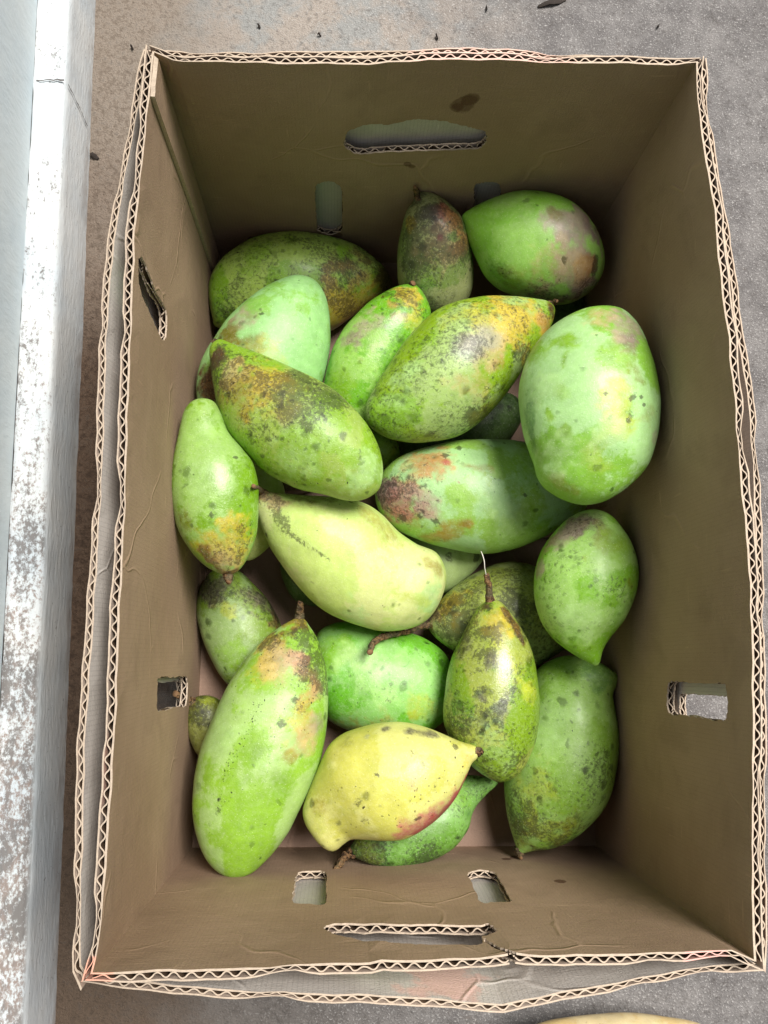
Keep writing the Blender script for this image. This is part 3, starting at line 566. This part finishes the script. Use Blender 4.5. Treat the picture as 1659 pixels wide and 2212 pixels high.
# base pale / base vivid (sRGB), blotches, dots, gloss, paint strokes: (colour, x, y, radius, strength[, x2, y2]) in picture units
LOOK = {
 'A': ((184,216,112), (146,192,70), .75, .05, .3, [('yellow',780,655,85,.75),('yellow',715,695,55,.6),('orange',765,690,35,.5),('dark',810,570,50,.65),('dark',700,560,60,.3),('greybrown',660,630,55,.5),('dark',835,600,30,.8),('vivid',560,540,60,.6),('deep',480,670,40,.4),('greybrown',760,600,50,.4),('dark',760,610,70,.55),('dark',640,640,50,.45),('dark',820,580,40,.8),('dark',500,650,40,.4),('SPK',700,620,100,.3),('olive',830,600,36,.7),('yellow',740,640,50,.5)]),
 'B': ((172,224,146), (150,204,100), .12, .01, .2, [('olive',492,722,34,.95),('olive',535,745,30,.7),('pinkgrey',535,680,40,.55),('brown',448,830,45,.9),('yg',580,770,40,.5),('black',563,678,3,1),('vivid',712,720,20,.4)]),
 'C': ((166,194,96), (146,186,66), .85, .04, .3, [('dark',478,757,30,.95),('dark',520,775,35,.7),('cream',505,805,40,.8),('yellow',560,805,60,.55),('dark',500,850,25,.45),('dark',560,800,20,.5),('dark',640,808,30,.55),('dark',740,862,24,.55),('greybrown',620,905,26,.45),('scab',655,915,9,.8),('scab',672,925,9,.8),('pale',790,1030,50,.6),('vivid',700,900,60,.4),('pale',640,980,60,.4),('dark',520,790,60,.6),('dark',640,850,70,.4),('dark',730,860,40,.5),('dark',470,770,26,1.0),('SPK',640,900,120,.3),('brown',470,765,26,.8),('olivebrown',520,840,60,.6),('yellow',600,850,60,.4),('dark',490,800,40,.5),('dark',560,880,60,.3)]),
 'D': ((172,212,120), (134,180,56), .22, .04, .55, [('vivid',400,1030,14,.7),('olive',470,880,40,.35),('yellow',500,1180,60,.7),('tan',480,1220,35,.6),('dark',522,1140,9,.75,512,1215),('dark',500,1190,7,.6,495,1230),('brown',440,1190,14,.7,470,1230),('dark',545,1130,7,.6,535,1180),('vivid',430,890,40,.4),('pale',450,1020,50,.5),('black',508,988,4,1),('black',456,1114,3,1),('olive',400,1120,30,.5),('brown',500,1240,16,.8),('dark',510,1180,40,.5),('dark',470,1215,30,.5)]),
 'E': ((164,172,116), (130,152,82), 1.0, .05, .3, [('red',962,462,26,.9),('orange',985,480,34,.85),('tan',965,540,50,.6),('dark',905,432,22,.85),('greybrown',920,460,28,.7),('yellow',888,480,16,.7),('vivid',920,600,22,.5),('orange',1000,520,30,.6),('deep',900,640,40,.4),('red',953,512,6,.8),('dark',910,460,30,.7),('dark',920,560,60,.45),('dark',990,560,40,.45),('dark',940,640,50,.35)]),
 'F': ((176,226,118), (156,214,92), .05, .0, .25, [('pinkgrey',1250,500,60,.8),('pinkgrey',1215,470,55,.5),('purple',1285,500,32,.75),('pinkgrey',1240,580,60,.7),('orange',1272,575,26,.85),('orange',1262,605,18,.6),('black',1288,560,8,1,1283,585),('purple',1265,630,40,.6),('olive',1190,450,12,.6,1210,468),('olivebrown',1120,605,40,.35),('greybrown',1180,635,50,.45),('tan',1200,570,60,.4),('deep',1070,590,35,.35),('dark',1180,630,50,.45),('dark',1270,620,30,.5),('dark',1075,590,26,.35)]),
 'G': ((166,212,110), (124,186,56), .55, .05, .6, [('yellow',885,645,45,.85),('orange',850,660,24,.5),('dark',850,638,12,.6),('dark',900,655,10,.7),('pinkgrey',790,710,45,.6),('purple',760,730,30,.4),('vivid',730,830,50,.7),('yg',900,690,30,.6),('dark',870,640,34,.5),('dark',915,670,24,.5),('dark',800,720,40,.3)]),
 'H': ((176,204,124), (150,186,60), .85, .08, .5, [('yellow',1125,690,75,.9),('yellow',1050,690,60,.55),('orange',1175,690,22,.6),('tan',1060,760,50,.6),('grey',1005,755,40,.6),('grey',1050,725,26,.6),('tan',1030,830,50,.45),('orange',1085,790,18,.5),('dark',1045,865,9,.85,1062,848),('dark',1075,830,14,.8),('dark',1020,890,11,.7),('dark',1100,800,18,.6),('dark',1115,770,14,.5),('yg',1060,880,45,.6),('vivid',850,885,60,.85),('vivid',920,740,40,.6),('pale',870,820,40,.6),('brown',1190,665,18,.8),('yg',1000,680,40,.5),('dark',1080,830,40,.6),('dark',1000,760,45,.35),('dark',1130,770,30,.5),('dark',1040,880,40,.45),('dark',1170,670,24,.5)]),
 'I': ((184,226,154), (146,198,84), .04, .01, .3, [('vivid',1225,735,26,.85),('vivid',1225,765,10,.7,1215,790),('vivid',1335,765,40,.7),('vivid',1222,930,14,.85),('vivid',1180,885,7,.9,1192,900),('vivid',1215,850,16,.5),('olive',1385,820,30,.5),('olive',1400,900,25,.4),('pinkgrey',1345,705,45,.7),('purple',1370,740,26,.5),('tan',1290,690,40,.5),('yg',1345,870,40,.7),('yg',1340,920,30,.6),('black',1311,850,4,1),('black',1362,907,6,1),('scab',1362,895,9,.7),('black',1375,858,3,1),('black',1386,856,3,1),('black',1363,860,2.5,1),('black',1389,873,2.5,1),('deep',1145,880,12,.4,1150,960),('olivebrown',1200,1040,20,.4,1240,1060),('yg',1300,980,40,.4),('pinkgrey',1415,940,18,.5),('vivid',1170,760,30,.4),('deep',1140,850,20,.3,1150,960),('vivid',1290,1040,40,.4),('pale',1200,980,50,.6),('pale',1170,830,40,.5),('pale',1310,950,40,.6)]),
 'J': ((176,216,150), (156,198,98), .18, .04, .3, [('orange',900,1010,50,.5),('red',870,1085,46,.5),('pinkgrey',860,1100,45,.5),('purple',828,1060,28,.75),('red',885,1115,40,.5),('orange',940,1000,40,.55),('pinkgrey',920,1090,40,.6),('olivebrown',985,1145,32,.6),('olivebrown',1010,1130,14,.9),('olivebrown',930,1160,30,.7),('olivebrown',1060,1015,9,.5,1000,1005),('vivid',1150,1000,40,.6),('vivid',1140,1110,22,.8),('vivid',1180,1130,20,.7),('black',961,984,6,1),('black',995,968,6,1),('black',880,1032,5,1),('black',868,1118,8,1),('black',905,1117,5,1),('black',940,1125,6,1),('dark',922,1048,7,.9),('black',914,1103,4,1),('red',963,997,7,.8),('dark',920,1003,7,.6),('dark',950,1080,9,.4),('red',992,1043,3,.8),('black',1133,1072,3,1),('pale',1100,1130,40,.5),('pale',1060,1070,40,.4),('dark',850,1050,55,.5),('DOT',880,1060,70,.3),('SPK',900,1060,80,.4),('dark',880,1110,40,.3)]),
 'K': ((224,234,160), (206,228,136), .07, .02, .2, [('tan',585,1085,30,.8),('brown',640,1070,24,.5,720,1078),('dark',590,1102,18,1.0,614,1145),('dark',575,1155,5,.7),('dark',622,1150,4,.62,712,1210),('olivebrown',790,1110,30,.5,850,1160),('olivebrown',925,1215,20,.6,950,1230),('pale',930,1290,45,.7),('yg',860,1280,16,.5,920,1300),('pale',760,1330,40,.5),('brown',562,1066,16,.8),('dark',602,1122,20,1.1),('dark',580,1085,30,.75),('dark',680,1072,24,.45,760,1082)]),
 'L': ((170,212,118), (136,190,66), .55, .03, .25, [('purple',1230,1140,40,.8),('pinkgrey',1210,1165,40,.7),('greybrown',1270,1130,45,.45),('pinkgrey',1165,1230,24,.7),('olive',1300,1170,40,.5),('vivid',1330,1190,45,.6),('olive',1360,1260,16,.5),('dark',1285,1165,8,.5),('pale',1340,1330,40,.4),('vivid',1270,1400,26,.5),('dark',1250,1140,50,.3),('dark',1340,1260,30,.35),('pale',1250,1330,60,.5),('olive',1180,1180,30,.4)]),
 'M': ((180,194,122), (166,180,90), .9, .05, .3, [('yellow',960,1310,40,.8),('tan',940,1330,24,.7),('dark',985,1345,14,.85),('dark',945,1350,12,.7),('dark',990,1360,16,.7),('dark',1085,1250,16,.5),('pale',1150,1400,50,.5),('brown',930,1360,16,.7),('dark',970,1340,50,.55),('dark',1100,1260,60,.45)]),
 'N': ((168,182,92), (138,172,62), 1.0, .04, .95, [('yellow',1080,1350,40,.7),('yg',1110,1440,34,.8),('yg',1075,1400,26,.6),('yg',1140,1500,24,.6),('dark',1035,1370,18,.7,1070,1372),('dark',1030,1410,13,.8,1056,1412),('greybrown',1010,1400,26,.6),('greybrown',1060,1440,20,.6),('grey',1085,1530,24,.6),('greybrown',1040,1510,14,.7),('grey',1040,1560,20,.4),('brown',1095,1320,12,.8,1130,1390),('brown',1050,1310,14,.7),('deep',1000,1560,60,.5),('pale',1070,1620,50,.4),('scab',1110,1485,6,.8),('scab',1040,1492,9,.7),('dark',1040,1400,50,.5),('dark',1060,1520,50,.45),('dark',1000,1560,50,.4),('dark',1130,1360,20,.5),('dark',1110,1600,50,.35)]),
 'O': ((158,186,118), (130,160,62), .5, .02, .25, [('greybrown',470,1265,40,.7),('purple',570,1310,34,.5),('brown',590,1345,24,.7),('yg',492,1320,22,.7),('greybrown',540,1290,34,.5),('dark',480,1270,14,.5),('vivid',500,1420,40,.5),('dark',480,1265,40,.5),('dark',580,1330,34,.6)]),
 'P': ((154,206,118), (118,186,66), .3, .02, .25, [('vivid',710,1400,50,.6),('olivebrown',760,1570,40,.6,860,1585),('yg',910,1530,30,.5),('pale',800,1450,60,.5),('scab',840,1511,5,.6)]),
 'Q': ((178,212,130), (154,198,80), .08, .06, .3, [('yellow',600,1390,40,.75),('yellow',630,1345,22,.6),('tan',620,1420,40,.8),('pink',640,1425,30,.45),('orange',655,1455,34,.4),('dark',660,1370,20,.95),('dark',680,1395,16,.9),('black',660,1385,12,.7),('dark',600,1372,8,.8,560,1400),('dark',690,1440,14,.9),('dark',670,1450,13,.8),('dark',640,1425,9,.6),('dark',632,1525,14,.5),('dark',655,1530,9,.6),('tan',685,1490,26,.7),('orange',680,1480,16,.4),('orange',660,1520,24,.5),('yellow',650,1560,36,.5),('tan',660,1600,30,.6),('blue',609,1566,8,1),('black',633,1508,6,.95),('blue',655,1468,6,.9),('vivid',555,1620,34,.85),('vivid',600,1690,44,.8),('vivid',530,1650,30,.6),('pale',570,1650,22,.7),('olivebrown',625,1640,18,.6),('pale',480,1600,40,.4),('dark',467,1750,7,.6),('black',472,1731,4,1),('DOT',560,1515,14,.75,500,1640),('DOT',500,1640,12,.7,478,1730),('DOT',640,1480,50,.5),('DOT',600,1420,50,.35),('dark',655,1375,40,1.25),('dark',688,1420,30,1.2),('dark',665,1450,40,.85),('dark',600,1375,30,.6),('dark',690,1500,20,.6),('dark',640,1530,26,.35),('olivebrown',645,1345,32,.9),('brown',625,1370,30,.6),('dark',695,1400,30,1.0,702,1480),('dark',650,1350,26,.7),('tan',600,1440,50,.6),('dark',645,1400,40,.55),('yellow',560,1450,40,.4),('dark',600,1440,50,.25),('pinkgrey',690,1560,26,.6)]),  # the small pale stroke among the vivid ones is a painted highlight
 'R': ((230,230,146), (216,216,118), .10, .06, .35, [('pink',985,1735,34,.7,890,1795),('red',995,1740,24,.95,900,1800),('red',1012,1690,14,.9,1000,1730),('DOT',900,1730,70,.25),('DOT',980,1670,40,.3),('olive',750,1600,24,.4),('greybrown',832,1573,11,.7),('greybrown',890,1580,16,.7,930,1585),('grey',790,1592,10,.5),('scab',985,1614,7,.9),('dark',983,1610,5,.8),('scab',895,1630,8,.5),('scab',935,1700,6,.6),('scab',790,1772,9,.6),('scab',775,1730,9,.6),('tan',890,1695,14,.5),('olivebrown',690,1740,24,.45),('yg',690,1780,24,.4),('yellow',1010,1630,26,.5),('dark',900,1768,2.5,1),('dark',905,1764,2.5,1),('dark',817,1673,3,.9)]),
 'S': ((136,184,98), (112,160,68), .9, .03, .35, [('deep',800,1850,50,.6),('vivid',1000,1720,40,.4),('olive',800,1840,30,.5),('deep',1010,1760,20,.5),('dark',800,1855,60,.5),('dark',900,1855,50,.45)]),
 'T': ((166,206,112), (146,188,82), .28, .02, .3, [('yg',1180,1800,60,.6),('olive',1140,1820,40,.6),('dark',1120,1800,24,.6),('dark',1140,1740,14,.6),('dark',1160,1830,16,.6),('pale',1200,1560,60,.5),('deep',1300,1460,40,.5),('dark',1285,1650,12,.5),('olive',1240,1780,40,.4),('dark',1140,1790,70,.55),('dark',1200,1830,60,.5),('dark',1110,1730,30,.5),('dark',1290,1680,50,.4),('SPK',1190,1760,110,.8),('SPK',1280,1650,60,.6),('yg',1150,1720,60,.5)]),
 'U': ((150,156,84), (120,128,54), .9, .02, .3, [('brown',410,1520,22,.6),('yg',450,1510,18,.5),('dark',440,1560,14,.5),('dark',420,1540,30,.5)]),
 'V': ((170,200,96), (140,184,66), .9, .03, .5, [('yg',850,975,20,.7),('dark',862,975,12,.6)]),
 'W': ((84,112,58), (64,92,42), .5, .0, .3, []),  # colour darkened to stand for the deep shade of the gap
 'X': ((196,218,150), (180,208,130), .1, .02, .3, [('black',1030,1205,10,.9),('dark',970,1202,9,.8)]),
 'Y': ((208,222,150), (196,212,130), .05, .0, .3, []),
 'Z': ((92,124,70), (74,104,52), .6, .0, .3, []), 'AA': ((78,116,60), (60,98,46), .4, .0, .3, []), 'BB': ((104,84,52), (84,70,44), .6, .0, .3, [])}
LABEL = {
 'A': 'blotchy green mango with yellow flank lying along the back panel', 'B': 'smooth pale blue-green mango with one olive patch, lying over the blotchy one',
 'C': 'long mottled mango, its blackened stem end resting on a pale blue-green one', 'D': 'pear-shaped shiny green mango with browned streaky stem end against the left panel',
 'E': 'upright spotted mango with an orange-red shoulder against the back panel', 'F': 'bright green round mango with a pinkish end and black scar',
 'G': 'slim green mango with a yellow stem end, tucked beside a big yellow-shouldered one', 'H': 'big mottled mango with bright yellow shoulder and short stem',
 'I': 'largest pale green mango with a brown scab, leaning on the right panel', 'J': 'mango with a red and orange end covered in black pits',
 'K': 'pale yellow-green mango with a black smudge beside its stem', 'L': 'green mango with purplish top and pointed beak, in front of the largest one',
 'M': 'yellowish spotted mango with a long crooked brown stem', 'N': 'glossy heavily mottled mango with an upright woody stem and a white thread',
 'O': 'dull green mango with grey-brown top under the pear-shaped mango', 'P': 'plain bright green mango lying under the crooked stem',
 'Q': 'longest mango, with orange blackened shoulder and a trail of black dots', 'R': 'cream-yellow mango with a crimson lower edge and hooked beak',
 'S': 'dark green mango with crooked stem beneath the cream-yellow mango', 'T': 'large dark-blotched green mango with a nipple tip in the front right corner',
 'U': 'small olive mango with thick stem beside the longest mango and left panel', 'V': 'yellow-green mango tip peeping from under the long mottled mango',
 'W': 'green mango beneath the big yellow-shouldered mango, its colour darkened as shade', 'X': 'pale green mango with black spots mostly hidden under the red-ended one',
 'Y': 'pale cream mango mostly hidden beneath the pear-shaped mango', 'Z': 'dark green mango deep under the pale yellow-green one',
 'AA': 'very dark green mango deep below the pink-ended round mango', 'BB': 'brown shaded mango deep under the long mottled mango'}
ALB = .76
def mango_colours(nm, P, ring_shape, centre, frame, ops, pale, vivid, spk, dots, gloss, W3):
    seed = sum(map(ord, nm)) % 97
    q = P + np.array([seed * .31, seed * .17, 0])
    warp = (np.stack([fbm(q, 60, seed + k, 3) for k in range(3)], -1) - .5)
    vf = fbm(q + warp * .01, 34, seed, 5)
    fine = (fbm(q, 210, seed + 11, 4) - .5) * 1.5; mid = (fbm(q, 70, seed + 13, 3) - .5) * 1.4
    shade = ((.88 + .26 * fbm(q, 18, seed + 5, 3)) * (.95 + .22 * (fine + .5 * mid)))[:, None]
    cp_, cv_ = np.array(lin(*pale)) * shade, np.array(lin(*vivid)) * shade
    soot = np.zeros(len(P)); ta = np.zeros(len(P)); tc = np.tile(np.array(lin(*pale)), (len(P), 1))
    dens = np.stack([np.full(len(P), spk) * (.35 + 1.3 * sstep(fbm(q, 30, seed + 8, 3), .35, .65)), np.full(len(P), dots) * sstep(fbm(q, 45, seed + 9, 3), .42, .62), np.full(len(P), gloss)], -1)
    px = project(W3)
    cdir = W3 - CAM_LOC; nrm_front = ((W3 - centre) * -cdir).sum(1) > -.0002
    for op in ops:
        cn, x, y, r, amt = op[:5]
        a = np.array([x, y], float); b = np.array(op[5:7], float) if len(op) > 5 else a
        def on_skin(p):
            d2 = ((px - p)**2).sum(1) + np.where(nrm_front, 0, 1e6); return W3[np.argmin(d2)]
        A, B = on_skin(a), on_skin(b); ab = B - A; L2 = max(ab @ ab, 1e-12)
        t = np.clip(((W3 - A) @ ab) / L2, 0, 1); d = np.linalg.norm(W3 - (A + t[:, None] * ab), axis=1)
        rm = max(r * depth_of(A) / FPX, .0016)
        if cn in ('SPK', 'DOT'):
            mk = sstep(1.3 - d / rm + mid * .8, .1, .7) * amt; k_ = 0 if cn == 'SPK' else 1; dens[:, k_] = dens[:, k_] + mk; continue
        if cn in ('black', 'blue', 'scab') or (cn == 'dark' and r < 6):
            soot = np.maximum(soot, sstep(1.6 - d / rm + fine * .4, .0, 1.0) * (1.0 if cn == 'scab' else 1.35) * amt); continue
        if cn == 'dark':
            soot = np.maximum(soot, sstep(1.5 - d / rm + mid * 1.0 + fine * .6, .05, .95) * amt * .74 * (.75 + 1.3 * np.clip(mid + .5 * fine + .25, 0, .5))); continue
        soft = sstep(1.45 - d / rm + mid * 1.3 + fine * .8, .05, 1.0)
        if cn in ('greybrown', 'brown'): soot = np.maximum(soot, soft * amt * .55)
        mk = soft * amt; na = ta + mk - ta * mk
        tc = np.where(na[:, None] > 1e-4, (tc * (ta * (1 - mk))[:, None] + np.array(lin(*SRGB[cn])) * mk[:, None]) / np.maximum(na, 1e-4)[:, None], tc); ta = na
    tc = tc * (.90 + .45 * (fine + .4 * mid))[:, None]
    def fin(c):
        lum = (c @ np.array([.25, .65, .1]))[:, None]; return np.clip(np.maximum(lum + (c - lum) * 1.12, .006) * ALB, .004, .95)
    return fin(cp_), fin(cv_), vf, fin(tc), ta, dens, soot
def tube(path, radii, nr=12, wob=.08):
    path = [np.array(p, float) for p in path]; V, F = [], []
    up = np.array([.13, .21, .97])
    for i, p in enumerate(path):
        t = path[min(i+1, len(path)-1)] - path[max(i-1, 0)]; t /= np.linalg.norm(t) + 1e-9
        a = np.cross(t, up); a /= np.linalg.norm(a); b = np.cross(t, a)
        for k in range(nr):
            th = 2 * np.pi * k / nr; r = radii[i] * (1 + wob * (rng.random() - .5) * 2); V.append(p + (a * math.cos(th) + b * math.sin(th)) * r)
    n = len(path)
    F = [(i*nr + k, i*nr + (k+1) % nr, (i+1)*nr + (k+1) % nr, (i+1)*nr + k) for i in range(n-1) for k in range(nr)]
    M = [0] * len(F); V.append(path[-1] + (path[-1] - path[-2]) * .02); e = len(V) - 1
    F += [((n-1)*nr + k, (n-1)*nr + (k+1) % nr, e) for k in range(nr)]; M += [1] * nr
    V.append(path[0]); F += [((k+1) % nr, k, e + 1) for k in range(nr)]; M += [0] * nr
    return V, F, M
def catmull(pts, n=6):
    p = [np.array(x, float) for x in pts]; p = [2*p[0] - p[1]] + p + [2*p[-1] - p[-2]]; out = []
    for i in range(1, len(p) - 2):
        for k in range(n):
            t = k / n; out.append(.5 * (2*p[i] + (p[i+1]-p[i-1])*t + (2*p[i-1]-5*p[i]+4*p[i+1]-p[i+2])*t*t + (3*p[i]-p[i-1]-3*p[i+1]+p[i+2])*t**3))
    out.append(p[-2]); return out
# stems: pixel path, radius at each point (picture units), height gained towards the cut end
STEM = {'C': ([(476,752),(466,742),(464,732)], [12,10,7], .002), 'D': ([(490,1228),(493,1244),(494,1258)], [15,12,9], .004), 'E': ([(908,436),(902,420),(897,404)], [12,9,6], .012),
        'G': ([(884,632),(889,620),(892,611)], [14,10,9], .008), 'H': ([(1180,664),(1192,657),(1203,650)], [13,9,6], .006), 'K': ([(578,1074),(562,1063),(548,1050)], [15,11,7], .046),
        'M': (crop('r5', [(440,1085),(405,1088),(350,1095),(300,1120),(230,1132),(170,1147),(122,1170),(100,1200),(90,1237)]), [13,11,9,8,8,8,8,9,8], .048),
        'N': ([(1061,1320),(1059,1302),(1056,1270),(1050,1240)], [17,14,10,8], .012), 'Q': ([(644,1350),(647,1333),(648,1316),(649,1300)], [18,14,11,8], .010),
        'R': ([(1022,1624),(1033,1624),(1039,1624)], [13,12,10], .002), 'S': (crop('r8', [(465,965),(440,978),(405,995),(378,1045),(350,1082),(318,1096)]), [16,13,11,9,9,8], .018),
        'T': ([(1118,1830),(1122,1842),(1126,1854)], [13,9,6], .004), 'U': (crop('r6', [(175,815),(140,795),(95,772),(40,742)]), [17,13,10,9], .012)}
GAP = .0
def make_mango(nm, spec, height, look, label, parent_name='mango', group='mangoes piled in the box', stem=None):
    c, S, T, o = spec; S, T, o = crop(c, [S])[0], crop(c, [T])[0], crop(c, o)
    ns, nr = 110, 104
    ring, p0, p1, frame = mango_solid(o, S, T, height[0], height[1], height[2], height[3], ns, nr)
    S3, a, u, m, st, cen, hw = frame
    # gentle lumps so the skin is not a perfect sweep
    ctr = S3 + st[:, None] * a + cen[:, None] * u; rad = ring - ctr[:, None, :]; R = np.linalg.norm(rad, axis=2, keepdims=True)
    lump = (fbm(ring + sum(map(ord, nm)) * .03, 26, 3, 3) - .5)[:, :, None]
    ring = ring + rad / R * lump * .0024 * np.clip(R / .02, 0, 1)
    W3 = np.vstack([ring.reshape(-1, 3), p0, p1]); centre = (p0 + p1) / 2
    loc = np.array([centre[0], centre[1], W3[:, 2].min()])
    pale, vivid, spk, dots, gloss, ops = look
    cctr = np.vstack([np.repeat(ctr, nr, 0), centre, centre])
    cpale, cviv, vf, ctint, ta, dens, soot = mango_colours(nm, W3 - loc, None, cctr, frame, ops, pale, vivid, spk, dots, gloss, W3)
    F = [(i*nr + k, (i+1)*nr + k, (i+1)*nr + (k+1) % nr, i*nr + (k+1) % nr) for i in range(ns-1) for k in range(nr)]
    b = ns * nr; F += [((k+1) % nr, b, k) for k in range(nr)]; F += [((ns-1)*nr + k, b + 1, (ns-1)*nr + (k+1) % nr) for k in range(nr)]
    F = [f[::-1] for f in F]
    at = {'pale': ('FLOAT_COLOR', np.c_[cpale, vf]), 'vivid': ('FLOAT_COLOR', np.c_[cviv, np.ones(len(vf))]), 'tint': ('FLOAT_COLOR', np.c_[ctint, ta]), 'dens': ('FLOAT_COLOR', np.c_[dens, soot])}
    root = empty(parent_name) if stem else None
    ob = mesh_obj('skin' if stem else parent_name, W3 - loc, F, mango_skin, root, smooth=True, point_attrs=at)
    ob = root or ob
    ob.location = loc; tag(ob, label, 'mango', group)
    if stem:
        path, rr, rise = stem; z0 = p0[2] - (0 if nm != 'T' else 0)
        dp = depth_of(p0); pts = []
        for i, (x, y) in enumerate(path): pts.append(at_z(x, y, z0 + rise * max(0, i - 1) / max(1, len(path) - 2)))
        cp = catmull(pts, 6); rads = np.interp(np.linspace(0, len(path) - 1, len(cp)), np.arange(len(path)), np.array(rr)) * dp / FPX * .88
        kn = (vnoise(np.c_[np.arange(len(cp)) * .37, np.zeros(len(cp)), np.zeros(len(cp))], 1.0, len(cp)) - .5); rads = rads * (.86 + .5 * np.clip(kn, -.3, .5)); cp = [c_ + np.array([rng.normal(), rng.normal(), rng.normal()]) * .00025 for c_ in cp]; cp[-1] = cp[-1]
        V, Fs, M = tube(cp, rads, 14, .08)
        so = mesh_obj('stem', np.array(V) - loc, Fs, [stem_mat, stem_cut], ob, smooth=True, face_mat=M)
    return ob
for nm in MANGO: make_mango(nm, MANGO[nm], HEIGHT[nm], LOOK[nm], LABEL[nm], stem=STEM.get(nm))
# ---------------------------------------------------------------- things around the box
make_mango('FLOOR', ('D', (1098, 2262), (1560, 2262), [(1098,2262),(1130,2225),(1180,2203),(1250,2192),(1330,2188),(1410,2192),(1490,2204),(1545,2228),(1568,2262),(1548,2305),(1480,2335),(1380,2350),(1270,2348),(1170,2325),(1115,2295)]),
           (GROUND + .045, GROUND + .045, .8, .8), ((240,222,176), (232,206,150), .02, .0, .3, [('orange',1500,2210,30,.3)]), 'pale yellow mango lying on the concrete outside the box', group=None)
thr = NT('thread_white', .6, .3); thr.color(lin(220, 214, 205))
pz = .100
tp = [at_z(1050, 1242, pz), at_z(1047, 1226, pz + .004), at_z(1046, 1212, pz + .006), at_z(1042, 1198, pz + .006), at_z(1039, 1191, pz + .004)]
cp = catmull(tp, 6); V, F, M = tube(cp, [.00035] * len(cp), 6, .05)
tag(mesh_obj('thread', V, F, [thr.mat, thr.mat], smooth=True), 'thin white thread standing on the tip of the upright woody stem', 'thread')
leafm = NT('dry_leaf', .8, .2); leafm.color(lin(52, 46, 42))
def fragment(px, py, ln, wd, ang, label):
    p = at_z(px, py, GROUND); n = 9; V, F = [], []
    for i in range(n):
        t = i / (n - 1); w = wd * math.sin(math.pi * (.08 + .88 * t)) ** .7 * (.7 + .5 * rng.random()); zz = .001 + .003 * math.sin(3 * t + ang) ** 2
        for s_, dz in ((-1, 0), (0, .0012), (1, 0)): V.append(((t - .5) * ln, s_ * w, zz + dz))
    F = [(3*i + j, 3*i + j + 1, 3*i + j + 4, 3*i + j + 3) for i in range(n-1) for j in (0, 1)]
    k = len(V); V2 = [(x, y, z - .0009) for x, y, z in V]; F2 = [tuple(k + q for q in f[::-1]) for f in F]
    o = mesh_obj('leaf_fragment', V + V2, F + F2, leafm.mat, smooth=True); o.location = (p[0], p[1], GROUND); o.rotation_euler = (0, 0, ang); zmin = min(v[2] for v in V + V2); o.location.z -= zmin
    tag(o, label, 'leaf fragment', 'leaf crumbs on the concrete'); return o
fragment(1192, 9, .030, .0030, .3, 'curled blackish leaf scrap on the concrete behind the box')
for (px, py, l) in ((205, 340, .009), (1198, 142, .005), (943, 83, .005), (690, 78, .004), (286, 106, .004), (1050, 22, .004), (560, 60, .004), (1420, 60, .004)):
    fragment(px, py, l, l * .28, rng.random() * 3, 'tiny dark leaf crumb on the concrete' if px != 205 else 'dark leaf crumb at the foot of the painted wall')
